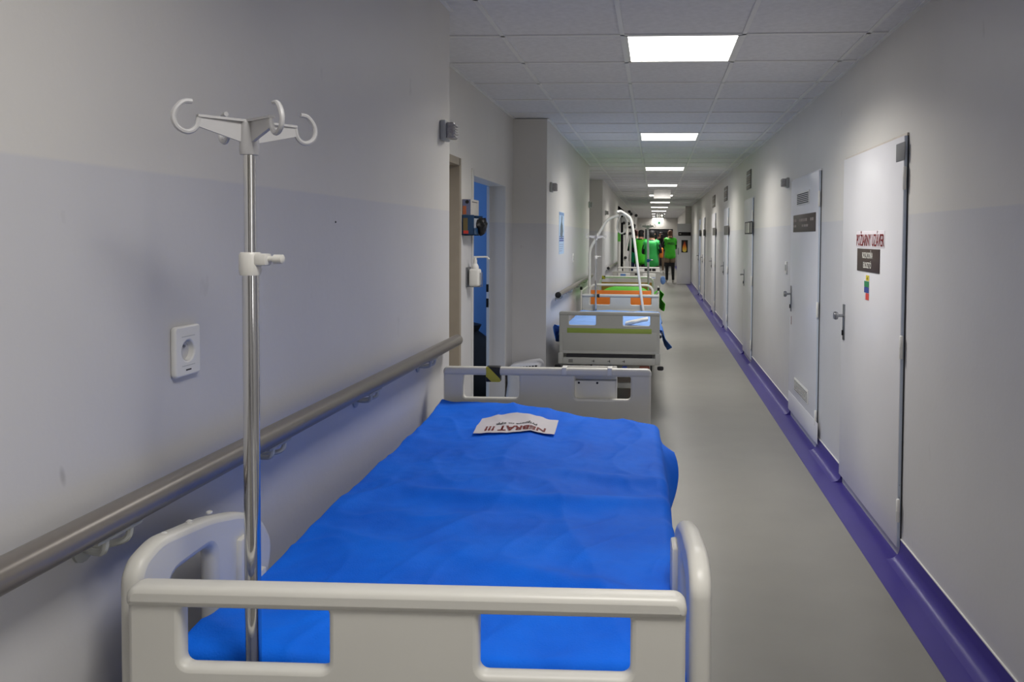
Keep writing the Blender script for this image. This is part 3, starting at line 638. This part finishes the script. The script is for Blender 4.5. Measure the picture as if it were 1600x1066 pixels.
def cover():
    bm = NB(); NX, NY = 170, 230; S0, S1 = -.44-.18, .44+.22; rows = []
    for j in range(NY+1):
        v = j/NY; row = []
        for i in range(NX+1):
            s = S0+(S1-S0)*i/NX; u01 = i/NX
            t0 = 1.06; t1 = 3.235-.205*max(0, min(1, (s+.44)/.88))
            t = t0+(t1-t0)*v
            ye = 1.325                                   # edge of the mattress at the near end
            he = .440
            y = max(t, ye); drop_y = max(0, ye-t)
            side = 0
            u = max(-he, min(he, s)); over = max(0, abs(s)-he)
            fl = .10+.06*math.sin(y*7.3)+.04*math.sin(y*17)
            if s > 0: k_ = ridge(y-2.85, .11); fl += .78*k_ - .03; over *= 1-.50*k_
            r = .035; a = min(over, r*1.57); ang = a/r
            out = r*math.sin(ang) + (over-a)*fl; down = r*(1-math.cos(ang)) + (over-a)*math.sqrt(max(.05, 1-min(.95, fl*fl)))
            a2 = min(drop_y, r*1.57); an2 = a2/r
            outy = r*math.sin(an2)+(drop_y-a2)*(.02+.02*math.sin(s*19)+.012*math.sin(s*43)); downy = r*(1-math.cos(an2))+(drop_y-a2)
            x = LX(y)+u+(out if s > 0 else -out)*(1 if s > 0 else .45)
            yy = y-outy
            row.append(bm.verts.new((x, yy, coverz(LX(y)+u, y)-down-downy*(.85+.15*math.cos(s*5)))))
        rows.append(row)
    for a, b in zip(rows, rows[1:]):
        for i in range(NX): bm.faces.new((a[i], a[i+1], b[i+1], b[i]))
    o = obj('blue_cover', bm, M_BLUE); 
    md = o.modifiers.new('thickness', 'SOLIDIFY'); md.thickness = .0015
    for p in o.data.polygons: p.use_smooth = True
    return tag(o, 'bright blue nonwoven cover draped over the foreground bed', 'bed cover')
cover()
# paper notice on the cover, written to be read from the headboard side
t = thing('paper_notice', 'white paper notice lettered NEBRAT lying on the blue cover', 'notice', (0, 0, 0))
PC = Vector((-.517, 2.905)); PA = R(2.0)
def paper_pt(a, b, up=.003):                         # a along width, b towards the headboard
    x = PC.x+a*math.cos(PA)-b*math.sin(PA); y = PC.y+a*math.sin(PA)+b*math.cos(PA)
    return Vector((x, y, coverz(x, y)+up+.0028+.016*max(0, b/.08)**2*ridge(a+.03, .09)+.004*abs(a/.15)))
bm = NB(); NXp, NYp = 24, 16; rows = [[bm.verts.new(paper_pt(-.15+.30*i/NXp, -.100+.18*j/NYp)) for i in range(NXp+1)] for j in range(NYp+1)]
for a, b in zip(rows, rows[1:]):
    for i in range(NXp): bm.faces.new((a[i], a[i+1], b[i+1], b[i]))
obj('sheet', bm, M_PAPER, t)
warp = lambda off: (lambda c: paper_pt(-c.x, -(c.y)+off, .0045))
text('lettering', 'NEBRAT !!!', .060, M_RED, t, None, None, .80, .0020, .0, warp(-.056))
text('lettering', 'Príprava na EPP', .026, M_INK, t, None, None, .95, .0007, .0, warp(-.010))
# document holder hooked over the headboard
t = thing('document_holder', 'white metal document holder hooked over the first headboard', 'holder', (-.393-.066, 3.30, 0), BR)
obj('back_plate', plate_mesh and box(NB(), .118, .300, .030, .036, .70, .918, .003), M_WHITE, t)
obj('side_flange', box(NB(), .292, .300, .030, .10, .70, .918, .002), M_WHITE, t)
for x in (.075, .270): obj('hook', box(box(NB(), x-.010, x+.010, -.024, .036, .966, .972, .002), x-.010, x+.010, -.026, -.020, .94, .972, .002), M_WHITE, t)
obj('hook_bar', box(NB(), .065, .30, .030, .035, .905, .972, .002), M_WHITE, t)
for x in (.135, .215): obj('screw_hole', lathe(NB(), [(.005, 0), (.005, -.001)], (x, .0298, .898), 10, 'Y'), M_BLACK, t)
# ---------------------------------------------------------------- drip poles
def hook_arm(ang, L=.080, r=.0042):
    bm = NB(); pts = [(L, .000), (L+.003, -.017), (L+.016, -.026), (L+.032, -.020), (L+.039, -.004), (L+.034, .012), (L+.022, .024), (L+.010, .0245)]
    ca, sa = math.cos(ang), math.sin(ang)
    tube(bm, [(p[0]*ca, p[0]*sa, p[1]) for p in fillet([(a, b, 0) for a, b in pts], .01, 3)], r, 8)
    # tapering web: deep at the hub, shallow at the hook
    n = Vector((-sa, ca, 0))*.003; d = Vector((ca, sa, 0))
    q = [d*.008+Vector((0, 0, .002)), d*(L+.002)+Vector((0, 0, .003)), d*(L+.002)+Vector((0, 0, -.014)), d*.008+Vector((0, 0, -.034))]
    A = [bm.verts.new(v+n) for v in q]; B = [bm.verts.new(v-n) for v in q]; bm.faces.new(A); bm.faces.new(B[::-1])
    for i in range(4): bm.faces.new((A[i], A[(i+1) % 4], B[(i+1) % 4], B[i]))
    n2 = Vector((-sa, ca, 0))*.008
    q = [d*.008, d*(L+.002)]; f = [q[0]+n2, q[1]+n2*.6, q[1]-n2*.6, q[0]-n2]
    A = [bm.verts.new(v+Vector((0, 0, .005))) for v in f]; B = [bm.verts.new(v+Vector((0, 0, .001))) for v in f]; bm.faces.new(A); bm.faces.new(B[::-1])
    for i in range(4): bm.faces.new((A[i], A[(i+1) % 4], B[(i+1) % 4], B[i]))
    return bm
def drip_pole(label, base, z0, zm, z1, r0, r1, ang, lean=(0, 0), blue=False, sleeve=True):
    t = thing('drip_pole', label, 'drip pole', (base[0], base[1], 0), 0, 'drip poles fixed to the beds')
    f = lambda z: Vector((lean[0]*(z-z0), lean[1]*(z-z0), z))
    tb('lower_tube', M_CHROME, t, [f(z0), f(zm)], r0, 24); tb('upper_tube', M_CHROME, t, [f(zm-.02), f(z1-.02)], r1, 24)
    c = f(zm); k = r0/.0128
    e = obj('clamp_collar', lathe(box(NB(), c.x+.008*k, c.x+.032*k, c.y-.012*k, c.y+.012*k, zm-.004*k, zm+.016*k, .004*k), [(.016*k, -.020*k), (.0175*k, -.014*k), (.0175*k, .014*k), (.015*k, .018*k)], c, 20), mat('blue_clamp', (30, 80, 170), .4) if blue else M_COLLAR, t)
    obj('clamp_screw', lathe(NB(), [(.005*k, .03*k), (.005*k, .04*k), (.008*k, .041*k), (.008*k, .055*k), (.005*k, .057*k)], (c.x, c.y, zm+.007*k), 10, 'X'), M_COLLAR, e)
    c = f(z1)
    h = obj('hook_hub', lathe(NB(), [(.0145*k, -.052*k), (.0155*k, -.045*k), (.0145*k, .0), (.010*k, .004*k)], c, 18), M_HOOK, t)
    for i in range(4):
        o = obj('hook', hook_arm(ang+i*math.pi/2), M_HOOK, h, c); 
    if sleeve: obj('socket_sleeve', lathe(NB(), [(r0+.004, z0-.06), (r0+.007, z0-.05), (r0+.007, z0+.04), (r0+.002, z0+.05)], (0, 0, 0), 16), M_GREYP, t)
    return t
drip_pole('shiny chrome drip pole with four grey hooks on the foreground bed', (-.6775, 1.262), .62, 1.482, 1.716, .0130, .0094, R(-38), (-.002, 0))
# ---------------------------------------------------------------- second bed: grey boards, green stripe, light blue sheet
bed2, fb2, hb2 = panel_bed('grey hospital bed with a green stripe across its footboard', -.399, 6.85, 2.13, .868, 0, M_GREYP, .53, rails=False, stripe=True, wt=.016, h=.375)
cp = obj('control_panel', box(NB(), -.41, .41, -.035, .015, .402, .462, .006), M_GREYP, bed2)
for x in (-.14, -.0, .13): obj('arrow_print', box(box(NB(), x-.012, x+.012, -.0365, -.0345, .432, .436), x+.004, x+.008, -.0365, -.0345, .422, .446), M_INK, cp)
for k in range(3): obj('text_line', box(NB(), -.36, -.32, -.0365, -.0345, .42+.01*k, .424+.01*k), M_INK, cp)
for x in (-.13, .01, .14): obj('pedal', box(NB(), x-.022, x+.022, -.07, -.01, .352, .392, .006), mat('blue_pedal', (40, 66, 150), .4), cp)
obj('brake_pedal', box(NB(), .27, .36, -.07, -.01, .355, .395, .006), mat('red_pedal', (120, 60, 40), .5), cp)
obj('dark_gap', box(NB(), -.38, .38, -.01, .03, .462, .49), M_DARK, bed2)
obj('hazard_tape', box(NB(), -.30, -.24, -.021, .021, .83, .8712, .003), M_HAZ, hb2)
t = obj('mattress', box(NB(), -.425, .425, .08, 2.05, .535, .665, .03, 3), M_MATT, None, (-.399, 6.85, 0)); tag(t, 'mattress of the grey bed under the light blue sheet', 'mattress')
def drape(name, label, m, x, y0, y1, top, hw, hl, hr, fl, seed=0, pillow=0, under_m=None, flr=None):
    bm = NB(); NX, NY = 70, 70; rows = []
    for j in range(NY+1):
        yv = y0+(y1-y0)*j/NY; row = []
        for i in range(NX+1):
            s = -hw-hl+(2*hw+hl+hr)*i/NX; u = max(-hw, min(hw, s)); over = abs(s)-hw if abs(s) > hw else 0
            f = (fl if s < 0 else (flr or fl))*(1+.5*math.sin(yv*9+seed)+.3*math.sin(yv*21+seed*2))
            r = .03; a = min(over, r*1.57); out = r*math.sin(a/r)+(over-a)*min(.9, f); dn = r*(1-math.cos(a/r))+(over-a)*math.sqrt(max(.1, 1-min(.9, f)**2))
            z = top+.014*noise.noise(Vector((u*4+seed, yv*3, seed)))+.006*noise.noise(Vector((u*11, yv*9, seed+4)))
            if pillow: z += pillow*max(0, 1-((yv-(y1-.28))/.24)**2)**.5*max(0, 1-(u/(hw*.9))**2)**.5
            row.append(bm.verts.new((x+u+math.copysign(out, s), yv, z-dn)))
        rows.append(row)
    for a, b in zip(rows, rows[1:]):
        for i in range(NX): bm.faces.new((a[i], a[i+1], b[i+1], b[i]))
    o = obj(name, bm, m); o.modifiers.new('thickness', 'SOLIDIFY').thickness = .003
    return tag(o, label, 'bed sheet')
drape('light_blue_sheet', 'light blue sheet spread over the grey striped bed', M_LBLUE, -.399, 6.93, 8.88, .69, .435, .06, .10, .2, 1, 0)
# darker blue sheet corners hanging at both sides near the footboard
def flap(name, label, pts, m, thick=.004):
    bm = NB(); A = [[bm.verts.new(p) for p in row] for row in pts]
    for a, b in zip(A, A[1:]):
        for i in range(len(a)-1): bm.faces.new((a[i], a[i+1], b[i+1], b[i]))
    bmesh.ops.subdivide_edges(bm, edges=bm.edges[:], cuts=3, use_grid_fill=True, smooth=.4)
    for v in bm.verts: v.co += Vector((1, 1, 0))*.008*noise.noise(v.co*14)
    o = obj(name, bm, m); sb = o.modifiers.new('smooth', 'SUBSURF'); sb.levels = sb.render_levels = 2; o.modifiers.new('thickness', 'SOLIDIFY').thickness = thick
    for p in o.data.polygons: p.use_smooth = True
    return tag(o, label, 'bed sheet')
flap('sheet_corner', 'blue sheet corner hanging over the right side of the grey striped bed', [[(.03, 6.93, .715), (.03, 7.2, .715), (.03, 7.5, .715)], [(.075, 6.93, .70), (.08, 7.2, .69), (.07, 7.5, .69)], [(.105, 6.92, .62), (.10, 7.2, .59), (.08, 7.5, .6)], [(.165, 6.90, .555), (.12, 7.1, .50), (.09, 7.5, .52)]], M_MBLUE)
flap('sheet_corner', 'blue sheet corner tucked between the grey striped bed and the wall', [[(-.84, 6.93, .715), (-.84, 7.2, .715), (-.84, 7.5, .715)], [(-.90, 6.92, .745), (-.89, 7.2, .70), (-.87, 7.5, .69)], [(-.915, 6.91, .72), (-.90, 7.2, .63), (-.88, 7.5, .6)], [(-.885, 6.90, .60), (-.90, 7.1, .56), (-.89, 7.5, .52)]], M_MBLUE)
bm = NB(); box(bm, -.11, .11, -.06, .06, 0, .03, .012, 3); bmesh.ops.subdivide_edges(bm, edges=bm.edges[:], cuts=3, use_grid_fill=True)
for v in bm.verts: v.co.z += .02*math.sin(v.co.x*14)+.008*noise.noise(v.co*20)
o = obj('folded_cloth', bm, M_WHITE, None, (-.17, 7.42, .712)); tag(o, 'small white folded cloth lying on the light blue sheet', 'cloth')
drip_pole('thin drip pole rising from the left of the grey striped bed', (-.680, 8.94), .56, 1.30, 1.545, .012, .010, R(10), (-.002, 0))
# ---------------------------------------------------------------- third bed: tube loops, orange panels, green sheet
t3 = thing('tube_bed', 'older white tubular bed with orange panels and green bedding', 'bed', (-.413, 9.42, 0), 0)
L3 = 1.88
for y, pm, nm in ((0, M_ORANGE, 'footboard_loop'), (L3, M_OCHRE, 'headboard_loop')):
    lp = tb(nm, M_TUBEW, t3, [(-.385, y, .12), (-.385, y, .950), (.39, y, .950), (.39, y, .12)], .0165, 14, .10)
    obj('panel', box(NB(), -.365, .37, y-.009, y+.009, .50, .885 if y == 0 else .875, .004), pm, lp)
    obj('hazard_tape', box(NB(), -.36, -.31, y-.018, y+.018, .92 if y else .90, .9685, .003), M_HAZ, lp) if y else None
    for x in (-.385, .39): obj('caster_wheel', lathe(NB(), [(.045, -.015), (.06, -.01), (.06, .01), (.045, .015)], (x, y, .06), 16, 'X'), M_RUB, lp)
bm = NB()
for s in (-.40, .40): box(bm, s-.015, s+.015, 0, L3, .46, .51, .004)
for y in (.2, .9, 1.6): box(bm, -.40, .40, y, y+.03, .47, .5)
obj('frame', bm, M_TUBEW, t3)
for x in (-.485, .458):
    rr = tb('side_guard', M_TUBEW, t3, [(x, .02, .45), (x, .02, .87), (x, 1.1, .87), (x, 1.1, .45)], .011, 10, .05)
    obj('guard_bar', tube(NB(), [(x, .03, .66), (x, 1.09, .66)], .008, 8), M_TUBEW, rr)
    obj('end_cap', lathe(NB(), [(.013, -.02), (.015, -.014), (.015, .014), (.010, .018)], (x, -.03 if 0 else .02, .905), 12), M_BLACK, rr)
    obj('post', tube(NB(), [(x, .02, .86), (x, .02, .895)], .012, 10), M_TUBEW, rr)
o = obj('mattress', box(NB(), -.37, .37, .10, 1.70, .51, .70, .03, 3), M_MATT, None, (-.413, 9.42, 0)); tag(o, 'mattress of the tubular bed under the green sheet', 'mattress')
drape('green_sheet', 'bright green sheet covering the tubular orange bed', M_GREEN, -.413, 9.52, 11.11, .745, .365, .03, .05, .3, 3, .11)
flap('green_sheet_corner', 'bright green sheet bunched over the right side of the tubular bed', [[(-.06, 9.5, .765), (-.06, 9.8, .765), (-.06, 10.4, .765)], [(.05, 9.5, .90), (.05, 9.8, .89), (.03, 10.4, .82)], [(.12, 9.48, .84), (.11, 9.8, .82), (.07, 10.4, .76)], [(.085, 9.48, .775), (.08, 9.8, .75), (.06, 10.4, .7)], [(.135, 9.47, .72), (.10, 9.8, .70), (.07, 10.4, .66)], [(.115, 9.47, .63), (.08, 9.8, .62), (.06, 10.4, .6)]], M_GREEN)
drip_pole('drip pole with blue clamp at the head of the tubular bed', (-.088, 11.18), .55, 1.20, 1.70, .0155, .0150, R(20), (-.018, 0), True)
# lifting poles over the beds
def grab_handle(p, x, y, z, h=.23, wd=.07):
    s = obj('strap', box(NB(), x-.012, x+.012, y-.002, y+.002, z-.03, z+.02), M_BLACK, p)
    obj('grab_handle', tube(NB(), fillet([(x-.02, y, z-.02), (x-wd, y, z-.10), (x-wd, y, z-h+.05), (x-.01, y, z-h), (x+wd*.9, y, z-h+.07), (x+wd*.9, y, z-.09), (x+.02, y, z-.02), (x-.02, y, z-.02)], .05, 5), .0095, 10), M_GREYP, p)
t = thing('lifting_pole', 'white bent lifting pole leaning over the grey striped bed', 'lifting pole', (0, 0, 0), 0, 'lifting poles over the beds')
tb('pole', M_TUBEW, t, [(-.128, 8.94, .55), (-.128, 8.94, .66), (-.262, 8.94, 1.66), (-.285, 8.93, 1.76), (-.40, 8.90, 1.835), (-.44, 8.88, 1.82)], .0155, 14, .09)
obj('socket', lathe(NB(), [(.024, .50), (.026, .51), (.026, .62), (.022, .64)], (-.128, 8.94, 0), 14), M_GREYP, t)
t = thing('lifting_pole', 'white lifting pole with angled arm rising at the left of the tubular bed', 'lifting pole', (0, 0, 0), 0, 'lifting poles over the beds')
tb('pole', M_TUBEW, t, [(-.80, 9.46, .45), (-.80, 9.46, 1.38), (-.585, 9.46, 1.755), (-.445, 9.46, 1.80)], .0175, 14, .07)
obj('socket', lathe(NB(), [(.024, .40), (.026, .41), (.026, .55), (.022, .57)], (-.80, 9.46, 0), 14), M_GREYP, t)
grab_handle(t, -.40, 9.46, 1.825, .26, .065)
# ---------------------------------------------------------------- fourth bed, beyond the second recess
bed4, fb4, hb4 = panel_bed('cream hospital bed farthest away, in front of the people', -.345, 14.5, 2.1, .90, 0, M_CREAM, .56, rails=False, wt=.03)
obj('label_plate', box(NB(), -.30, -.20, -.022, -.017, .80, .85, .001), M_LBLUE, fb4); obj('label_plate', box(NB(), -.03, .05, -.024, -.017, .83, .86, .001), M_INK, fb4)
o = obj('mattress', box(NB(), -.425, .425, .08, 2.02, .565, .69, .03, 3), M_MATT, None, (-.345, 14.5, 0)); tag(o, 'bare grey mattress on the farthest cream bed', 'mattress')
bm = NB(); bmesh.ops.create_icosphere(bm, subdivisions=3, radius=.05)
for v in bm.verts: v.co.z *= 1.5; v.co *= 1+.25*noise.noise(v.co*22)
o = obj('blue_bag', bm, M_LBLUE, None, (.150, 14.52, .735)); tag(o, 'small blue bag hanging at the corner of the farthest cream bed', 'bag')
# mobile patient hoist behind the fourth bed
t = thing('patient_hoist', 'white patient hoist with black joints standing behind the lifting poles', 'hoist', (0, 0, 0))
Yh = 17.3
for x0, x1, z1, nm, r in ((-.80, -.80, 2.06, 'mast', .032), (-.68, -.70, 2.10, 'inner_mast', .026)): tb(nm, M_TUBEW, t, [(x0, Yh, .12), (x1, Yh, z1)], r, 12)
tb('strut', M_TUBEW, t, [(-.70, Yh, .9), (-.56, Yh, 1.72)], .022, 12); tb('strut', M_GREYP, t, [(-.56, Yh, .62), (-.545, Yh, 1.75)], .024, 12)
tb('boom', M_TUBEW, t, [(-.83, Yh, 2.07), (-.60, Yh, 2.11), (-.44, Yh, 2.04), (-.46, Yh, 1.78)], .027, 12, .06)
for x, z in ((-.58, 2.10), (-.54, 2.05), (-.43, 2.02), (-.47, 1.80), (-.54, 1.76), (-.69, 1.62), (-.56, 1.62), (-.66, 1.08), (-.60, 1.84), (-.70, 1.85)):
    obj('joint', lathe(NB(), [(.02, -.05), (.034, -.04), (.034, .03), (.02, .04)], (x, Yh-.02, z), 12, 'Y'), M_BLACK, t)
obj('clamp_block', box(NB(), -.60, -.44, Yh-.05, Yh+.02, 1.73, 1.78, .008), M_BLACK, t)
obj('control_box', box(NB(), -.76, -.62, Yh-.06, Yh+.03, 1.86, 1.98, .01), M_GREY, t)
obj('green_label', box(NB(), -.838, -.772, Yh-.036, Yh-.03, 1.44, 1.64), mat('label_green', (96, 180, 60), .5), t)
for x in (-.85, -.45): tb('base_leg', M_TUBEW, t, [(x, Yh-.15, .026), (x, Yh+.7, .026)], .026, 10)
obj('cross_base', box(NB(), -.87, -.43, Yh-.05, Yh+.05, .03, .13, .01), M_TUBEW, t)
# ================================================================== HANGING SIGNS
def hang_sign(label, x, y, z0, z1, wd, m, extra):
    t = thing('ceiling_sign', label, 'sign', (x, y, 0), 0, 'signs hanging under the ceiling')
    obj('panel', box(NB(), -wd/2, wd/2, -.02, .02, z0, z1, .004), m, t)
    obj('bracket', box(box(box(NB(), -wd*.3, wd*.3, -.03, .03, ZC-.02, ZC-.002, .003), -wd*.25, -wd*.25+.01, -.005, .005, z1, ZC-.01), wd*.25, wd*.25+.01, -.005, .005, z1, ZC-.01), M_WHITE, t)
    for nm, mm, a, b, c, d in extra: obj(nm, box(NB(), a, b, -.023, -.019, c, d), mm, t)
    return t
hang_sign('blank white sign box hanging below the fifth light', .134, 16.2, 2.345, 2.532, .35, mat('sign_white', (205, 203, 200), .5), [])
t = hang_sign('black pictogram sign hanging between the far lights', .145, 27.5, 2.24, 2.385, .30, M_INK, [('divider', M_WINK, -.006, .006, 2.245, 2.38), ('door_print', M_GREY, -.11, -.045, 2.26, 2.365)])
obj('round_print', lathe(NB(), [(.042, 0), (.042, -.003)], (.08, -.02, 2.312), 14, 'Y'), M_WINK, t)
obj('figure_print', box(NB(), -.09, -.07, -.026, -.022, 2.27, 2.35), M_INK, t)
hang_sign('pale green exit sign hanging farthest down the corridor', .10, 35, 2.12, 2.268, .31, mat('sign_mint', (206, 228, 220), .5), [('field', M_GRNP, .02, .11, 2.14, 2.25), ('figure_print', M_WINK, .05, .075, 2.16, 2.23)])
# ================================================================== PEOPLE
def person(label, x, y, rz, H, top_m, leg_m, shoe_m, hair_m, vest_m=None, hem_m=None, arms='down', lean=(0, 0), cap=None, long_shirt=None, press=False):
    root = thing('person', label, 'person', (x, y, 0), rz)
    k = H/1.78; V = []; E = []; RAD = []
    def vert(p, r, par=None):
        V.append((p[0]+lean[0]*max(0, p[2]-.9), p[1]+lean[1]*max(0, p[2]-.9), p[2])); RAD.append(r); i = len(V)-1
        if par is not None: E.append((par, i))
        return i
    pel = vert((0, 0, .96), (.155, .115)); wa = vert((0, 0, 1.12), (.145, .105), pel); chs = vert((0, 0, 1.30), (.17, .12), wa); sh = vert((0, -.005, 1.43), (.13, .085), chs)
    nk = vert((0, .005, 1.52), (.055, .058), sh); hd = vert((0, .02, 1.60), (.072, .088), nk); vert((0, .015, 1.69), (.075, .09), hd); vert((0, .01, 1.74), (.055, .065), len(V)-1)
    hands = []
    for s in (-1, 1):
        a = vert((s*.175, -.005, 1.425), (.062, .062), sh)
        if arms == 'down': el, wr_, hn = (s*.245, -.03, 1.14), (s*.245, .05, .91), (s*.245, .08, .84)
        elif arms == 'front': el, wr_, hn = (s*.25, .02, 1.15), (s*.12, .26, 1.18), (s*.08, .33, 1.20)
        else: el, wr_, hn = (s*.27, .10, 1.22), (s*.13, .26, 1.46), (s*.10, .30, 1.53)
        e = vert(el, (.047, .047), a); w_ = vert(wr_, (.031, .034), e); h_ = vert(hn, (.038, .026), w_); hands.append(Vector(wr_))
        d = (Vector(hn)-Vector(wr_)).normalized(); sd = d.orthogonal().normalized()
        if abs(sd.x) > .9: sd = d.cross(sd)
        for q, (o_, l_) in enumerate(((-.027, .07), (-.009, .082), (.009, .078), (.027, .062))):
            p1 = Vector(hn)+d*l_*.5+sd*o_; f1 = vert(p1, (.009, .009), h_); vert(p1+d*l_*.45+Vector((0, .012, -.008)), (.008, .008), f1)
        p1 = Vector(hn)+sd*.042-d*.01; f1 = vert(p1, (.010, .010), h_); vert(p1+d*.03+sd*.008, (.008, .008), f1)
        hp = vert((s*.088, 0, .90), (.092, .10), pel); kn = vert((s*.10, .015, .50), (.06, .065), hp); an = vert((s*.105, -.03, .10), (.042, .046), kn); ft = vert((s*.115, .05, .05), (.042, .04), an); vert((s*.125, .15, .035), (.036, .03), ft)
    me = bpy.data.meshes.new('body'); me.from_pydata([tuple(c*k for c in v) for v in V], E, [])
    o = bpy.data.objects.new('tmp', me); COL.objects.link(o); sm = o.modifiers.new('s', 'SKIN')
    for i, sv in enumerate(me.skin_vertices[0].data): sv.radius = (RAD[i][0]*k, RAD[i][1]*k); sv.use_root = (i == 0)
    o.modifiers.new('ss', 'SUBSURF').levels = 1
    dg = bpy.context.evaluated_depsgraph_get(); ev = bpy.data.meshes.new_from_object(o.evaluated_get(dg)); bpy.data.objects.remove(o)
    for mm in (top_m, leg_m, shoe_m, M_SKIN): ev.materials.append(mm)
    for p in ev.polygons:
        c = p.center/k; p.use_smooth = True
        if c.z > 1.50 and abs(c.x-lean[0]*.6) < .12 and (arms != 'up' or c.y < .2): p.material_index = 3
        elif c.z < .10: p.material_index = 2
        elif c.z < .93 and abs(c.x) < .215: p.material_index = 1
        elif min((c-h).dot(c-h) for h in hands) < .018 and min((c-h).length for h in hands) < .15 and any((c-h).length < .15 and (c.z < h.z+.01 if arms == 'down' else c.y > h.y) for h in hands): p.material_index = 3
        else: p.material_index = 0
    b = bpy.data.objects.new('body', ev); link(b, root)
    def shell(name, test, off, mats, mi=lambda c: 0):
        bm = NB(); bm.from_mesh(ev); bm.normal_update()
        bmesh.ops.delete(bm, geom=[f for f in bm.faces if not test(f.calc_center_median()/k)], context='FACES')
        for v in bm.verts: v.co += v.normal*off
        for f in bm.faces: f.material_index = mi(f.calc_center_median()/k)
        if not bm.faces: bm.free(); return None
        m2 = bpy.data.meshes.new(name); bm.to_mesh(m2); bm.free(); m2.materials.clear()
        for mm in mats: m2.materials.append(mm)
        for p in m2.polygons: p.use_smooth = True
        s_ = bpy.data.objects.new(name, m2); s_.modifiers.new('t', 'SOLIDIFY').thickness = .006; return link(s_, root)
    hx = lean[0]*.75
    shell('hair' if not cap else 'cap', lambda c: c.z > 1.575 and abs(c.x-hx) < .14 and (c.z > 1.69 or c.y < .035+lean[1]*.7), .014*k, [cap or hair_m])
    if vest_m:
        vt = shell('safety_vest', lambda c: .80 < c.z < 1.485 and abs(c.x) < .205 and not (c.z < .86 and abs(c.x) < .0), .022*k, [vest_m, M_WINK], lambda c: 1 if c.z < .86 or abs(c.x) > .19 else 0)
        if press and vt: text('lettering', 'PRESS', .10*k, M_INK, vt, (0, -.165*k, 1.30*k), ROT_CAM, .95, .002)
    if long_shirt: shell('shirt_hem', lambda c: .66 < c.z < .98 and abs(c.x) < .22, .016*k, [long_shirt])
    # face
    for s in (-1, 1):
        obj('ear', lathe(NB(), [(.004, -.012), (.02, 0), (.004, .012)], ((s*.076+lean[0]*.74)*k, (.01+lean[1]*.74)*k, 1.645*k), 8, 'X'), M_SKIN, root)
        obj('eye', lathe(NB(), [(.004, -.004), (.012, 0), (.004, .006)], ((s*.03+lean[0]*.74)*k, (.105+lean[1]*.74)*k, 1.655*k), 8, 'Y'), M_INK, root)
    obj('nose', tube(NB(), [((lean[0]*.74)*k, (.10+lean[1]*.74)*k, 1.65*k), ((lean[0]*.74)*k, (.125+lean[1]*.74)*k, 1.615*k)], [.006, .014], 8), M_SKIN, root)
    obj('mouth', box(NB(), (-.022+lean[0]*.7)*k, (.022+lean[0]*.7)*k, (.10+lean[1]*.7)*k, (.112+lean[1]*.7)*k, 1.575*k, 1.582*k, .002), mat('lips', (150, 90, 80), .5), root)
    return root
VG = mat('vest_green', (70, 196, 44), .55, emit=0); VT = mat('vest_mint', (40, 206, 140), .55); VE = mat('vest_emerald', (58, 190, 92), .55)
J = mat('jeans', (44, 66, 112), .8); K = mat('black_cloth', (26, 25, 29), .8); DG = mat('dark_trousers', (46, 42, 50), .8); KH = mat('khaki_cloth', (130, 112, 92), .8)
HB = mat('brown_hair', (92, 58, 40), .7); HK = mat('black_hair', (24, 22, 24), .7); CP = mat('maroon_cap', (86, 40, 36), .7); SW = mat('white_shoes', (215, 212, 208), .5)
person('person in mint vest, jeans and maroon cap, leftmost of the group', -.585, 22.6, R(-20), 1.80, K, J, K, HB, VT, cap=CP, arms='front')
person('person in light green vest and dark trousers beside the maroon cap', -.385, 20.9, R(-25), 1.77, K, DG, K, HK, VG, arms='front')
person('person in green vest and black hooded top, nearest of the group', -.085, 19.6, R(-15), 1.75, K, DG, K, HK, VE, arms='front')
person('person in green vest, khaki tunic and black trousers by the fire door', .505, 26.4, R(8), 1.82, K, K, SW, HB, VG, arms='front', long_shirt=KH, press=True)
p4 = person('person in dark clothes facing this way with a video camera', .24, 34.0, R(180), 1.80, K, KH, SW, HK, None, arms='up')
t = thing('video_camera', 'black video camera held up by the person facing this way', 'camera', (.30, 33.65, 1.52))
obj('camera_body', box(NB(), -.07, .07, -.18, .18, -.02, .16, .015), M_BLACK, t); obj('lens', lathe(NB(), [(.05, -.18), (.055, -.20), (.06, -.32), (.045, -.32)], (0, 0, .07), 14, 'Y'), M_BLACK, t)
obj('top_handle', tube(NB(), fillet([(0, -.12, .15), (0, -.12, .23), (0, .1, .23), (0, .1, .15)], .03), .012, 8), M_BLACK, t)
t = thing('shoulder_bag', 'orange shoulder bag at the side of the person in the hooded top', 'bag', (.155, 19.62, 1.02))
bm = NB(); box(bm, -.05, .05, -.09, .09, 0, .26, .035, 3)
obj('bag_body', bm, M_ORANGE, t); obj('bag_strap', tube(NB(), fillet([(0, -.06, .25), (-.12, -.07, .44), (-.12, .07, .44), (0, .06, .25)], .05), .009, 8), M_BLACK, t)
# dark doors at the corridor end
ed = bpy.data.objects.new('door_13', None); link(ed); struct(ed, 'dark glazed double door at the far end of the corridor', 'door')
for a, b in ((-.54, .19), (.21, .94)):
    f = obj('leaf', box(NB(), a, b, YE+.03, YE+.08, .01, 1.98, .004), M_DARK, ed); obj('pane', box(NB(), a+.1, b-.1, YE+.022, YE+.034, .25, 1.85), M_BLACK, f)
